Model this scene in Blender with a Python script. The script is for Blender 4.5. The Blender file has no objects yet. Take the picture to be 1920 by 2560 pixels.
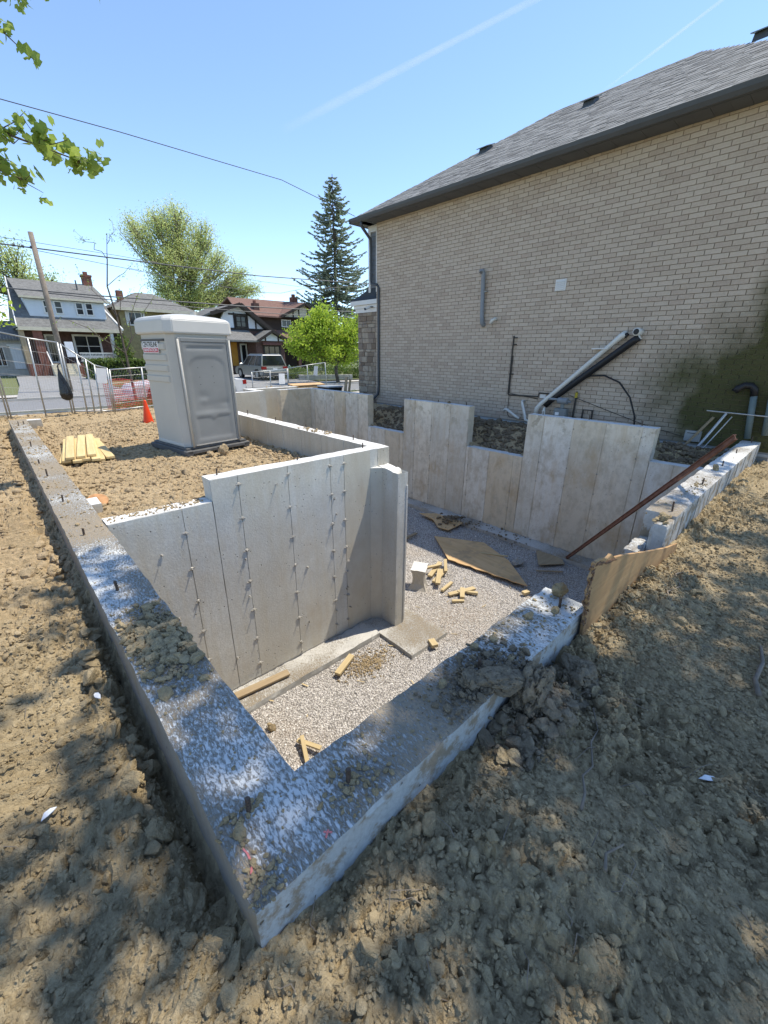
import bpy, bmesh, math, random
import numpy as np
from mathutils import Vector, Matrix

scene = bpy.context.scene
COL = scene.collection
R = math.radians
random.seed(7)
rng = np.random.default_rng(7)

# ------------------------------------------------------------------ camera
CAM = np.array([-0.202, -0.728, 1.476])
def cam_axes(yaw, pit, roll):
    cy, sy, cp, sp, cr, sr = math.cos(yaw), math.sin(yaw), math.cos(pit), math.sin(pit), math.cos(roll), math.sin(roll)
    f = Vector((sy*cp, cy*cp, -sp)); r = Vector((cy, -sy, 0)); u = r.cross(f)
    return cr*r + sr*u, -sr*r + cr*u, f
cr_, cu_, cf_ = cam_axes(R(43.0595), R(21.0738), R(0.5083))
cam = bpy.data.cameras.new('camera')
cam_o = bpy.data.objects.new('camera', cam); COL.objects.link(cam_o)
cam.sensor_fit = 'HORIZONTAL'; cam.sensor_width = 36.0; cam.lens = 1029.3/1920*36.0
cam.clip_start = 0.05; cam.clip_end = 6000
cam_o.matrix_world = Matrix(((cr_.x, cu_.x, -cf_.x, CAM[0]), (cr_.y, cu_.y, -cf_.y, CAM[1]), (cr_.z, cu_.z, -cf_.z, CAM[2]), (0, 0, 0, 1)))
scene.camera = cam_o

# ------------------------------------------------------------------ sky and sun
TOSUN = Vector((1.0, -0.35, 2.31)).normalized()
world = bpy.data.worlds.new('World'); scene.world = world; world.use_nodes = True
wn = world.node_tree; bg = wn.nodes['Background']
sky = wn.nodes.new('ShaderNodeTexSky'); sky.sky_type = 'NISHITA'; sky.sun_disc = False
sky.sun_elevation = math.asin(TOSUN.z); sky.sun_rotation = math.atan2(TOSUN.x, TOSUN.y)
sky.altitude = 1600; sky.air_density = 1.0; sky.dust_density = 0.0; sky.ozone_density = 2.2
wn.links.new(sky.outputs[0], bg.inputs[0]); bg.inputs[1].default_value = 0.135
sun = bpy.data.lights.new('sun', 'SUN'); sun.energy = 2.6; sun.angle = R(0.53); sun.color = (1.0, 0.92, 0.78)
sun_o = bpy.data.objects.new('sun', sun); COL.objects.link(sun_o)
sun_o.rotation_euler = (-TOSUN).to_track_quat('-Z', 'Y').to_euler(); sun_o.location = (20, -5, 40)
vs = scene.view_settings
vs.view_transform = 'Standard'; vs.look = 'None'; vs.gamma = 1.0; vs.use_curve_mapping = False; vs.exposure = 1.17
scene.cycles.max_bounces = 6; scene.cycles.diffuse_bounces = 4; scene.cycles.transparent_max_bounces = 12

# ------------------------------------------------------------------ noise (numpy)
def _hash(ix, iy, iz, seed):
    h = (ix.astype(np.int64)*374761393 + iy.astype(np.int64)*668265263 + iz.astype(np.int64)*1440662683 + seed*974634777) & 0xffffffff
    h = ((h ^ (h >> 13))*1274126177) & 0xffffffff
    h = ((h ^ (h >> 16))*2246822519) & 0xffffffff
    return ((h ^ (h >> 15)) & 0xffffff)/16777216.0
def vnoise(x, y, z=None, seed=0):
    x = np.asarray(x, float); y = np.asarray(y, float); z = np.zeros_like(x) if z is None else np.asarray(z, float)
    ix, iy, iz = np.floor(x), np.floor(y), np.floor(z); fx, fy, fz = x-ix, y-iy, z-iz
    fx, fy, fz = [t*t*t*(t*(t*6-15)+10) for t in (fx, fy, fz)]
    def c(a, b, d): return _hash(ix+a, iy+b, iz+d, seed)
    a = (c(0,0,0)*(1-fx)+c(1,0,0)*fx)*(1-fy)+(c(0,1,0)*(1-fx)+c(1,1,0)*fx)*fy
    if not np.any(fz): return a*2-1
    b = (c(0,0,1)*(1-fx)+c(1,0,1)*fx)*(1-fy)+(c(0,1,1)*(1-fx)+c(1,1,1)*fx)*fy
    return (a*(1-fz)+b*fz)*2-1
def fbm(x, y, sc=1.0, octv=4, seed=0, z=None, gain=.5):
    t = 0; a = 1; s = 0
    for i in range(octv):
        t = t + a*vnoise(np.asarray(x)/sc, np.asarray(y)/sc, None if z is None else np.asarray(z)/sc, seed+i*17); s += a; a *= gain; sc *= .48
    return t/s
def lumps(x, y, cell, seed, dens=.7):
    """rounded clods on a jittered lattice, height 0..~.5 of a cell"""
    x = np.asarray(x)/cell; y = np.asarray(y)/cell
    ix, iy = np.floor(x), np.floor(y); best = np.zeros_like(x); zz = np.zeros_like(x)
    for a in (-1, 0, 1):
        for b in (-1, 0, 1):
            cx, cy = ix+a, iy+b
            px = cx+_hash(cx, cy, zz, seed); py = cy+_hash(cx, cy, zz, seed+1)
            on = _hash(cx, cy, zz, seed+2) < dens
            r = .25+.5*_hash(cx, cy, zz, seed+3); e = .6+.8*_hash(cx, cy, zz, seed+4); th = 6.28*_hash(cx, cy, zz, seed+5)
            dx, dy = x-px, y-py; u = (dx*np.cos(th)+dy*np.sin(th))*e; v = (-dx*np.sin(th)+dy*np.cos(th))/e
            d = (np.abs(u)**2.6+np.abs(v)**2.6)**(1/2.6)/r
            h = np.where(on, r*.75*np.sqrt(np.clip(1-d*d, 0, 1)), 0)
            best = np.maximum(best, h)
    return best*cell
def chunks(x, y, cell, seed):
    """broken angular plates of soil: random height and tilt per cell, dark cracks between"""
    x = np.asarray(x)/cell; y = np.asarray(y)/cell
    x = x+.28*vnoise(x*1.7, y*1.7, None, seed+31); y = y+.28*vnoise(x*1.7+9, y*1.7, None, seed+32)
    ix, iy = np.floor(x), np.floor(y); zz = np.zeros_like(x); f1 = np.full_like(x, 9.); f2 = np.full_like(x, 9.); h = np.zeros_like(x)
    for a in (-1, 0, 1):
        for b in (-1, 0, 1):
            cx, cy = ix+a, iy+b; px = cx+_hash(cx, cy, zz, seed); py = cy+_hash(cx, cy, zz, seed+1)
            d = np.hypot(x-px, y-py); hc = _hash(cx, cy, zz, seed+2)+((x-px)*(_hash(cx, cy, zz, seed+3)-.5)+(y-py)*(_hash(cx, cy, zz, seed+4)-.5))*1.3
            near = d < f1; f2 = np.where(near, f1, np.minimum(f2, d)); h = np.where(near, hc, h); f1 = np.where(near, d, f1)
    e = f2-f1; return cell*(.55*h*sstep(0, .18, e)-.22*np.exp(-e/.07)+.12*np.clip(1-f1, 0, 1))
def sstep(a, b, x):
    t = np.clip((np.asarray(x, float)-a)/(b-a), 0, 1); return t*t*(3-2*t)

# ------------------------------------------------------------------ object helpers
def props(o, label=None, cat=None, group=None, kind=None):
    if label: o['label'] = label
    if cat: o['category'] = cat
    if group: o['group'] = group
    if kind: o['kind'] = kind
    return o
def thing(name, label, cat, loc=(0, 0, 0), rotz=0, group=None):
    o = bpy.data.objects.new(name, None); COL.objects.link(o); o.location = loc; o.rotation_euler = (0, 0, rotz)
    o.empty_display_size = .1
    return props(o, label, cat, group)
def attach(o, parent, local=False):
    if parent is not None:
        o.parent = parent
        if not local:
            p = parent; m = Matrix.Identity(4)
            chain = []
            while p is not None: chain.append(p); p = p.parent
            for q in reversed(chain):
                m = m @ q.matrix_parent_inverse @ Matrix.LocRotScale(q.location, q.rotation_euler, q.scale)
            o.matrix_parent_inverse = m.inverted()
def obj(name, me, m=None, parent=None, local=False, smooth=False):
    o = bpy.data.objects.new(name, me); COL.objects.link(o)
    if m is not None and len(me.materials) == 0: me.materials.append(m)
    if smooth: me.polygons.foreach_set('use_smooth', [True]*len(me.polygons))
    attach(o, parent, local); return o
def tri_mesh(name, V, F, attr=None, k=3):
    V = np.asarray(V, np.float32).reshape(-1, 3); F = np.asarray(F, np.int32).reshape(-1, k)
    me = bpy.data.meshes.new(name); me.vertices.add(len(V)); me.vertices.foreach_set('co', V.ravel())
    me.loops.add(F.size); me.loops.foreach_set('vertex_index', F.ravel())
    me.polygons.add(len(F)); me.polygons.foreach_set('loop_start', np.arange(0, F.size, k, dtype=np.int32))
    if attr is not None:
        a = me.attributes.new('rnd', 'FLOAT', 'FACE'); a.data.foreach_set('value', np.asarray(attr, np.float32))
    me.update(calc_edges=True); me.validate(); me.shade_flat(); return me
class MB:
    """collects polygons"""
    def __init__(s): s.v = []; s.f = []
    def add(s, vs, fs):
        n = len(s.v); s.v += [tuple(p) for p in vs]; s.f += [tuple(i+n for i in f) for f in fs]; return s
    def box(s, x0, x1, y0, y1, z0, z1):
        return s.add([(x0,y0,z0),(x1,y0,z0),(x1,y1,z0),(x0,y1,z0),(x0,y0,z1),(x1,y0,z1),(x1,y1,z1),(x0,y1,z1)],
                     [(3,2,1,0),(4,5,6,7),(0,1,5,4),(1,2,6,5),(2,3,7,6),(3,0,4,7)])
    def bar(s, a, b, w, h, up=(0, 0, 1)):
        """rectangular bar from a to b, w across, h along up"""
        a = Vector(a); b = Vector(b); d = (b-a).normalized(); u = Vector(up); sd = d.cross(u)
        if sd.length < 1e-4: sd = d.cross(Vector((1, 0, 0)))
        sd.normalize(); u = sd.cross(d).normalized(); sd *= w/2; u *= h/2
        return s.add([a-sd-u, a+sd-u, a+sd+u, a-sd+u, b-sd-u, b+sd-u, b+sd+u, b-sd+u],
                     [(3,2,1,0),(4,5,6,7),(0,1,5,4),(1,2,6,5),(2,3,7,6),(3,0,4,7)])
    def tube(s, pts, r, n=8, cap=True):
        pts = [Vector(p) for p in pts]; rs = r if isinstance(r, (list, tuple)) else [r]*len(pts); rings = []
        ref = Vector((0.31, 0.17, 0.93))
        for i, p in enumerate(pts):
            d = (pts[min(i+1, len(pts)-1)]-pts[max(i-1, 0)])
            if d.length < 1e-9: d = Vector((0, 0, 1))
            d.normalize(); a = d.cross(ref)
            if a.length < .05: a = d.cross(Vector((1, 0, 0)))
            a.normalize(); b = d.cross(a)
            rings.append([p+(a*math.cos(2*math.pi*k/n)+b*math.sin(2*math.pi*k/n))*rs[i] for k in range(n)])
        vs = [v for q in rings for v in q]; fs = []
        for i in range(len(pts)-1):
            for k in range(n):
                fs.append((i*n+k, i*n+(k+1) % n, (i+1)*n+(k+1) % n, (i+1)*n+k))
        if cap: fs.append(tuple(range(n))[::-1]); fs.append(tuple((len(pts)-1)*n+k for k in range(n)))
        return s.add(vs, fs)
    def prism(s, poly, d):
        """poly: 3D points of a planar polygon, d: extrusion vector"""
        n = len(poly); d = Vector(d); p = [Vector(q) for q in poly]
        return s.add(p+[q+d for q in p], [tuple(range(n))[::-1], tuple(range(n, 2*n))]+[(i, (i+1) % n, n+(i+1) % n, n+i) for i in range(n)])
    def mesh(s, name='m'):
        me = bpy.data.meshes.new(name); me.from_pydata(s.v, [], s.f); me.update()
        bm = bmesh.new(); bm.from_mesh(me); bmesh.ops.recalc_face_normals(bm, faces=bm.faces); bm.to_mesh(me); bm.free(); return me
    def obj(s, name, m, parent=None, local=False, smooth=False, bevel=0, seg=1):
        me = s.mesh(name)
        if bevel:
            bm = bmesh.new(); bm.from_mesh(me)
            bmesh.ops.bevel(bm, geom=[e for e in bm.edges if len(e.link_faces) == 2 and e.calc_face_angle(0) > .35], offset=bevel, segments=seg, affect='EDGES', clamp_overlap=True)
            bm.to_mesh(me); bm.free()
        return obj(name, me, m, parent, local, smooth)
def share(name, me, parent, loc, rot=(0, 0, 0), scl=(1, 1, 1), m=None):
    """one more individual that shares mesh data; loc in world space"""
    o = bpy.data.objects.new(name, me); COL.objects.link(o); o.location = loc; o.rotation_euler = rot; o.scale = scl
    attach(o, parent); return o

# ------------------------------------------------------------------ material helpers
class NT:
    def __init__(s, name):
        s.m = bpy.data.materials.new(name); s.m.use_nodes = True; s.t = s.m.node_tree; s.b = s.t.nodes['Principled BSDF']
        s.b.inputs['Specular IOR Level'].default_value = .3
        s.co = s.n('ShaderNodeNewGeometry').outputs['Position']
    def n(s, t, **k):
        q = s.t.nodes.new(t)
        for a, b in k.items(): setattr(q, a, b)
        return q
    def L(s, a, b): s.t.links.new(a, b)
    def noise(s, sc, det=4, rough=.55, co=None, dist=0.0):
        q = s.n('ShaderNodeTexNoise'); q.inputs['Scale'].default_value = sc; q.inputs['Detail'].default_value = det; q.inputs['Roughness'].default_value = rough; q.inputs['Distortion'].default_value = dist
        s.L(co or s.co, q.inputs['Vector']); return q.outputs['Fac']
    def mapco(s, scale, rot=(0, 0, 0), loc=(0, 0, 0)):
        q = s.n('ShaderNodeMapping'); q.inputs['Scale'].default_value = scale; q.inputs['Rotation'].default_value = rot; q.inputs['Location'].default_value = loc; s.L(s.co, q.inputs['Vector']); return q.outputs[0]
    def ramp(s, fac, stops):
        q = s.n('ShaderNodeValToRGB'); e = q.color_ramp.elements
        while len(e) < len(stops): e.new(.5)
        for i, (p, c) in enumerate(stops): e[i].position = p; e[i].color = (c, c, c, 1) if isinstance(c, (int, float)) else (*c, 1)
        s.L(fac, q.inputs[0]); return q.outputs[0]
    def mix(s, fac, a, b, blend='MIX'):
        q = s.n('ShaderNodeMix', data_type='RGBA', blend_type=blend)
        for v, i in ((fac, 0), (a, 6), (b, 7)):
            if isinstance(v, (int, float)): q.inputs[i].default_value = v if i == 0 else (v, v, v, 1)
            elif isinstance(v, tuple): q.inputs[i].default_value = (*v, 1)
            else: s.L(v, q.inputs[i])
        return q.outputs[2]
    def math(s, op, a, b=0.0, c=None):
        q = s.n('ShaderNodeMath', operation=op)
        for i, v in enumerate((a, b) if c is None else (a, b, c)):
            if isinstance(v, (int, float)): q.inputs[i].default_value = v
            else: s.L(v, q.inputs[i])
        return q.outputs[0]
    def sep(s, v):
        q = s.n('ShaderNodeSeparateXYZ'); s.L(v, q.inputs[0]); return q.outputs
    def normal(s): return s.n('ShaderNodeNewGeometry').outputs['Normal']
    def rand(s): return s.n('ShaderNodeObjectInfo').outputs['Random']
    def attr(s, n): return s.n('ShaderNodeAttribute', attribute_name=n).outputs['Fac']
    def bump(s, h, dist, strength=1.0):
        q = s.n('ShaderNodeBump'); q.inputs['Distance'].default_value = dist; q.inputs['Strength'].default_value = strength; s.L(h, q.inputs['Height']); s.L(q.outputs[0], s.b.inputs['Normal'])
    def set(s, col=None, rough=None, metal=None, **k):
        for v, i in ((col, 'Base Color'), (rough, 'Roughness'), (metal, 'Metallic')):
            if v is None: continue
            if isinstance(v, (int, float)): s.b.inputs[i].default_value = v
            elif isinstance(v, tuple): s.b.inputs[i].default_value = (*v, 1)
            else: s.L(v, s.b.inputs[i])
        for a, b in k.items(): s.b.inputs[a.replace('_', ' ')].default_value = b
        return s.m
def plain(name, col, rough=.6, metal=0.0, var=.12, sc=3.0, bump=0.0, bsc=40, spec=.3):
    t = NT(name); a = tuple(c*(1-var) for c in col); b = tuple(min(1, c*(1+var)) for c in col)
    c = t.mix(t.ramp(t.noise(sc, 5), [(.3, 0.), (.7, 1.)]), a, b)
    if bump: t.bump(t.noise(bsc, 3), bump)
    t.b.inputs['Specular IOR Level'].default_value = spec
    return t.set(c, rough, metal)

# ------------------------------------------------------------------ materials
def soil_mat(name, a, b, c, bumpd=.012, dry=None):
    t = NT(name)
    col = t.mix(t.ramp(t.noise(1.1, 5, .6), [(.32, 0.), (.68, 1.)]), a, b)
    if dry:                                                      # sun dried backfill is paler and pinker than the freshly dug clay in front
        s = t.sep(t.co); f = t.math('MULTIPLY', t.ramp(t.math('MULTIPLY', t.math('ADD', s[1], t.noise(.7, 3)), .1), [(.22, 0.), (.40, 1.)]), 1.0)
        col = t.mix(f, col, t.mix(t.ramp(t.noise(1.1, 5, .6), [(.32, 0.), (.68, 1.)]), dry[0], dry[1]))
    col = t.mix(t.ramp(t.noise(23, 6, .72), [(.38, 0.), (.66, .85)]), col, c)
    pale = t.ramp(t.noise(150, 2, .5), [(.68, 0.), (.78, .55)])
    col = t.mix(pale, col, tuple(min(1, q*1.45) for q in b))
    h = t.math('ADD', t.noise(45, 6, .65), t.math('MULTIPLY', t.noise(170, 3), .35))
    t.bump(h, bumpd, 1.0); return t.set(col, .95, Specular_IOR_Level=.15)
M = {}
M['soil'] = soil_mat('soil', (.365, .287, .168), (.50, .40, .243), (.245, .19, .11), .02, ((.43, .318, .185), (.55, .42, .255)))
M['clod'] = soil_mat('clod_soil', (.345, .27, .158), (.465, .372, .226), (.225, .175, .10), .016, ((.42, .31, .185), (.53, .405, .25)))
M['clay'] = soil_mat('grey_clay', (.19, .155, .105), (.28, .23, .16), (.14, .112, .075), .016)
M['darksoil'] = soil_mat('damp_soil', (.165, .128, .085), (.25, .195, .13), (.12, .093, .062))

def concrete(name, base, warm, top=(.62, .62, .60), dirt=0.0, bug=1.0, rnd=.0, side_dirt=0.0, seed=0., far=0.0, rust=0.0, endcol=None, grad=None):
    t = NT(name); co = t.mapco((1, 1, 1), loc=(seed, seed*.7, 0))
    big = t.noise(1.3, 5, .6, co); streak = t.noise(3.0, 5, .6, t.mapco((3.2, 3.2, .28), loc=(seed, 0, 0)))
    col = t.mix(t.ramp(big, [(.3, 0.), (.72, 1.)]), tuple(c*.82 for c in base), tuple(c*1.1 for c in base))
    col = t.mix(t.math('MULTIPLY', t.ramp(streak, [(.45, 0.), (.75, 1.)]), .75), col, warm)
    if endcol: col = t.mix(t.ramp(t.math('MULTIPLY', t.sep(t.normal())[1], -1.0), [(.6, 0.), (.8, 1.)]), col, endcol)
    fine = t.noise(38, 4, .6, co); col = t.mix(t.ramp(fine, [(.35, .22), (.6, 0.)]), col, tuple(c*.45 for c in base))
    if rnd > .2:
        col = t.mix(.4, col, t.ramp(t.math('FRACT', t.math('MULTIPLY', t.rand(), 13.7)), [(0., (.58, .51, .40)), (.3, (.70, .655, .56)), (.62, (.78, .755, .70)), (.85, (.66, .60, .485)), (1., (.56, .48, .36))]))
        pt = t.noise(3.1, 5, .62, t.mapco((1, 1, 1), loc=(4, 6, 2))); hi = t.ramp(t.math('ADD', t.sep(t.co)[2], .62), [(.3, 0.), (.75, 1.)]); col = t.mix(t.math('MULTIPLY', t.ramp(pt, [(.56, 0.), (.60, .8)]), hi), col, (.33, .295, .235))
    if rnd:
        k = t.math('MULTIPLY_ADD', t.rand(), rnd*1.2, 1-rnd*.6)
        q = t.n('ShaderNodeVectorMath', operation='SCALE'); t.L(col, q.inputs[0]); t.L(k, q.inputs['Scale']); col = q.outputs[0]
        col = t.mix(t.ramp(t.math('FRACT', t.math('MULTIPLY', t.rand(), 7.31)), [(.4, 0.), (.9, .75)]), col, warm)
    if rust:
        r2 = t.noise(1.7, 6, .68, t.mapco((1.6, 1.6, .55), loc=(7, 3, 1))); col = t.mix(t.math('MULTIPLY', t.ramp(r2, [(.52, 0.), (.72, .6)]), rust), col, (.36, .27, .165))
        r4 = t.noise(6, 7, .75, t.mapco((1, 1, .8), loc=(5, 2, 9))); col = t.mix(t.math('MULTIPLY', t.ramp(r4, [(.47, 0.), (.66, .8)]), rust), col, (.44, .385, .295)); r5 = t.noise(9, 6, .7, t.mapco((1.6, 1.6, .22), loc=(2, 2, 2))); col = t.mix(t.math('MULTIPLY', t.ramp(r5, [(.56, 0.), (.70, .4)]), rust), col, (.42, .325, .21))
        r3 = t.noise(1.6, 4, .6, t.mapco((1, 1, .8), loc=(1, 8, 3))); col = t.mix(t.ramp(r3, [(.56, 0.), (.70, .5*rust)]), col, (.42, .29, .15))
    vor = t.n('ShaderNodeTexVoronoi'); vor.inputs['Scale'].default_value = 16; t.L(t.mapco((1, 1, 1), loc=(seed, 3, seed)), vor.inputs['Vector'])
    hole = t.math('MULTIPLY', t.ramp(vor.outputs['Distance'], [(.07, 1.), (.13, 0.)]), t.ramp(t.noise(2.2, 2, .5, co), [(.5, 0.), (.56, bug)]))
    col = t.mix(hole, col, tuple(c*.3 for c in base))
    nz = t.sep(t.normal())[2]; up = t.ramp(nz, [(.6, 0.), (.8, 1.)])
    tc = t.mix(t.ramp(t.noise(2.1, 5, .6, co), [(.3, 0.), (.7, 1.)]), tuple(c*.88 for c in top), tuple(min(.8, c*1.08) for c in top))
    soilc = t.mix(t.noise(30, 4), (.19, .15, .10), (.31, .25, .17))
    if dirt:
        patch = t.noise(.95, 3, .5, t.mapco((1, 1, 1), loc=(2.7+seed, 1.3, 0)))
        smear = t.noise(92, 8, .74, t.mapco((1.0, .38, 1), rot=(0, 0, -.75), loc=(seed, 0, 0)), .6)
        lvl = t.math('ADD', t.math('MULTIPLY', t.math('SUBTRACT', patch, .5), .75), t.math('ADD', smear, dirt))
        if far:
            q = t.n('ShaderNodeMapRange'); q.inputs[1].default_value = 2.0; q.inputs[2].default_value = 9.0; q.inputs[4].default_value = far; t.L(t.sep(t.co)[1], q.inputs[0]); lvl = t.math('ADD', lvl, q.outputs[0])
        if grad:
            q = t.n('ShaderNodeMapRange'); q.inputs[1].default_value = grad[0]; q.inputs[2].default_value = grad[1]; q.inputs[4].default_value = grad[2]; t.L(t.sep(t.co)[0], q.inputs[0]); lvl = t.math('ADD', lvl, q.outputs[0])
        dm = t.ramp(lvl, [(.41, 0.), (.55, 1.)])
        tc = t.mix(t.math('MULTIPLY', dm, .93), tc, soilc)
    if side_dirt:
        sm = t.ramp(t.math('ADD', t.noise(7, 6, .7, co), t.math('MULTIPLY', t.noise(1.1, 2), .3)), [(.68-side_dirt*.4, 0.), (.78-side_dirt*.4, 1.)])
        col = t.mix(t.math('MULTIPLY', sm, .9), col, soilc)
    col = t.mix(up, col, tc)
    h = t.math('SUBTRACT', t.math('MULTIPLY', t.noise(55, 5, .6, co), .35), t.math('MULTIPLY', hole, 1.0))
    if dirt: h = t.math('ADD', h, t.math('MULTIPLY', t.math('MULTIPLY', dm, up), .5))
    t.bump(h, .008, 1.0)
    return t.set(col, .88, Specular_IOR_Level=.2)
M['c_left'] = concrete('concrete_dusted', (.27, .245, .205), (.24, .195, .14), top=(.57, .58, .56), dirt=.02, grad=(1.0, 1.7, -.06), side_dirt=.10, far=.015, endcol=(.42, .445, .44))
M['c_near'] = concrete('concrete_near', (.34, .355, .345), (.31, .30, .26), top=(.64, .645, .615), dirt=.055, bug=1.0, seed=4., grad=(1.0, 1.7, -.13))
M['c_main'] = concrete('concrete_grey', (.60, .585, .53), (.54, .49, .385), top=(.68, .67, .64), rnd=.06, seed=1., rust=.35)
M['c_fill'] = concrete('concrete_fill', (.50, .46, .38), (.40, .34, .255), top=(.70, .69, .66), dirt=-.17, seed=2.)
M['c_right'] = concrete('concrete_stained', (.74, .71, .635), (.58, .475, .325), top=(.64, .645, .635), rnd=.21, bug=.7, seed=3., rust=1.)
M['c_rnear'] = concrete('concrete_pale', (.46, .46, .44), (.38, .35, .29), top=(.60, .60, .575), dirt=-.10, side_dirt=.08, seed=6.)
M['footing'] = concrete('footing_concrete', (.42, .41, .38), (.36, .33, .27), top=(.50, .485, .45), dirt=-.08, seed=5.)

t = NT('gravel'); v = t.n('ShaderNodeTexVoronoi'); v.inputs['Scale'].default_value = 48; t.L(t.co, v.inputs['Vector'])
gc = t.mix(t.ramp(v.outputs['Color'], [(.1, 0.), (.9, 1.)]), (.38, .35, .32), (.72, .675, .63))
gc = t.mix(t.ramp(v.outputs['Distance'], [(.25, 0.), (.75, .8)]), gc, (.12, .11, .10))
gc = t.mix(t.ramp(t.noise(.9, 3), [(.45, 0.), (.75, .35)]), gc, (.36, .27, .17))
t.bump(t.math('SUBTRACT', 1.0, v.outputs['Distance']), .02); M['gravel'] = t.set(gc, .9)
t = NT('gravel_stone'); M['stone'] = t.set(t.mix(t.attr('rnd'), (.34, .315, .28), (.74, .71, .66)), .85)

def brick_mat(name, mass):
    t = NT(name); r = t.attr('rnd') if mass else t.rand()
    col = t.ramp(r, [(0., (.41, .322, .25)), (.3, (.475, .385, .30)), (.75, (.52, .428, .34)), (1., (.425, .332, .26))])
    col = t.mix(t.ramp(t.noise(26, 5, .7), [(.4, 0.), (.75, .4)]), col, (.60, .54, .44))
    col = t.mix(t.ramp(t.noise(9, 3), [(.5, 0.), (.8, .22)]), col, (.33, .28, .22))
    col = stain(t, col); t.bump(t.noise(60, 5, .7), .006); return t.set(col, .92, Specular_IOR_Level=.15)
def stain(t, col, amt=.96):  # blends dark green into the given colour by wall position
    """dark green patch with a noisy edge, low on the wall at its near end"""
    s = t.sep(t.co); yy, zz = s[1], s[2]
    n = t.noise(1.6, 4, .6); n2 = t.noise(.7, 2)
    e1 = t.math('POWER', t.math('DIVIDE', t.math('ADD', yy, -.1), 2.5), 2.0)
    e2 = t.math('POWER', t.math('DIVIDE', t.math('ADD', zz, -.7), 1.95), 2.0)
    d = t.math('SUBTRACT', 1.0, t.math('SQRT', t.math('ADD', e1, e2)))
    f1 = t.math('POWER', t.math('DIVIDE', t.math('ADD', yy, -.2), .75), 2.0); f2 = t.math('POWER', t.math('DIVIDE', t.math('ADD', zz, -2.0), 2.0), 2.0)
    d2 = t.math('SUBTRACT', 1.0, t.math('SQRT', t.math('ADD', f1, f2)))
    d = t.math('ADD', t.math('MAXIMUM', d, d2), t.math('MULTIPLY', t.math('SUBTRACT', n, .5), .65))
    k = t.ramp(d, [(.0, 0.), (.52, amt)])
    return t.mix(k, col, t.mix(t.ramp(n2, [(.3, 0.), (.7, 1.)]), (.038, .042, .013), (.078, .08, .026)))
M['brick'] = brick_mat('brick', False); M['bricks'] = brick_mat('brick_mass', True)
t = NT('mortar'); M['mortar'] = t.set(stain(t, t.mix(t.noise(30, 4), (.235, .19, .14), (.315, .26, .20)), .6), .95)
t = NT('parging'); M['parge'] = t.set(t.mix(t.noise(4, 4), (.22, .22, .21), (.33, .33, .31)), .9)
def shingle_mat(name, mass, a, b):
    t = NT(name); r = t.attr('rnd') if mass else t.rand()
    if name.endswith('roof'): r = t.ramp(t.noise(5, 5, .7), [(.35, 0.), (.65, 1.)])
    col = t.mix(r, a, b); col = t.mix(t.ramp(t.noise(90, 3, .7), [(.45, 0.), (.8, .5)]), col, tuple(min(1, c*1.9) for c in b))
    t.bump(t.noise(160, 3), .003); return t.set(col, .92, Specular_IOR_Level=.15)
M['shingle'] = shingle_mat('shingle', False, (.125, .124, .12), (.27, .268, .258)); M['shingles'] = shingle_mat('shingle_mass', True, (.125, .124, .12), (.27, .268, .258))
M['charcoal'] = plain('charcoal_metal', (.075, .08, .085), .45, 0, .08, 2)
M['white'] = plain('white_trim', (.66, .65, .62), .5, 0, .05)
M['pvcw'] = plain('white_pvc', (.62, .61, .56), .4, 0, .08, 6)
M['pvcg'] = plain('grey_pvc', (.22, .24, .26), .5, 0, .08, 5)
M['black'] = plain('black_rubber', (.018, .018, .02), .45)
M['iron'] = plain('dark_iron', (.06, .055, .05), .6, .3)
M['rebar'] = plain('rusty_rebar', (.10, .072, .055), .75, .3, .3, 40)
M['tie'] = plain('tie_steel', (.38, .36, .32), .6, .3, .25, 30)
M['rustbeam'] = plain('rusty_steel_beam', (.17, .085, .06), .75, .2, .3, 12, .003)
def wood(name, a, b, gsc=(2, 30, 30), rough=.75):
    t = NT(name); co = t.n('ShaderNodeTexCoord').outputs['Object']
    mp = t.n('ShaderNodeMapping'); mp.inputs['Scale'].default_value = gsc; t.L(co, mp.inputs['Vector'])
    g = t.noise(1.0, 5, .6, mp.outputs[0], .6); col = t.mix(t.ramp(g, [(.3, 0.), (.7, 1.)]), a, b)
    col = t.mix(t.math('MULTIPLY', t.rand(), .35), col, tuple(c*.7 for c in a)); t.bump(g, .002); return t.set(col, rough)
M['lumber'] = wood('fresh_lumber', (.60, .44, .20), (.74, .58, .30)); M['scrap'] = wood('wood_offcut', (.46, .35, .18), (.60, .48, .28))
M['oldwood'] = wood('weathered_plank', (.30, .22, .13), (.42, .33, .21))
def ply_mat(name, a, b, stainc, sc):
    t = NT(name); co = t.n('ShaderNodeTexCoord').outputs['Object']
    mp = t.n('ShaderNodeMapping'); mp.inputs['Scale'].default_value = sc; t.L(co, mp.inputs['Vector'])
    g = t.noise(1, 6, .65, mp.outputs[0], .8); col = t.mix(t.ramp(g, [(.3, 0.), (.7, 1.)]), a, b)
    col = t.mix(t.ramp(t.noise(2.6, 6, .7), [(.52, 0.), (.68, .8)]), col, stainc); t.bump(g, .003); return t.set(col, .8)
M['ply'] = ply_mat('plywood', (.34, .20, .09), (.47, .30, .145), (.14, .085, .045), (1.2, 1.2, 16))
M['plyflat'] = ply_mat('plywood_flat', (.52, .325, .15), (.66, .445, .235), (.36, .255, .15), (9, 1.5, 3))
M['plyedge'] = plain('splintered_edge', (.20, .12, .07), .9, 0, .4, 60, .006)
M['plastic'] = plain('grey_plastic', (.46, .44, .395), .5, 0, .04, 2, .0)
M['plastic_d'] = plain('door_plastic', (.225, .23, .225), .55, 0, .07, 3)
M['plastic_w'] = plain('roof_plastic', (.54, .53, .50), .45, 0, .03, 2)
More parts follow.
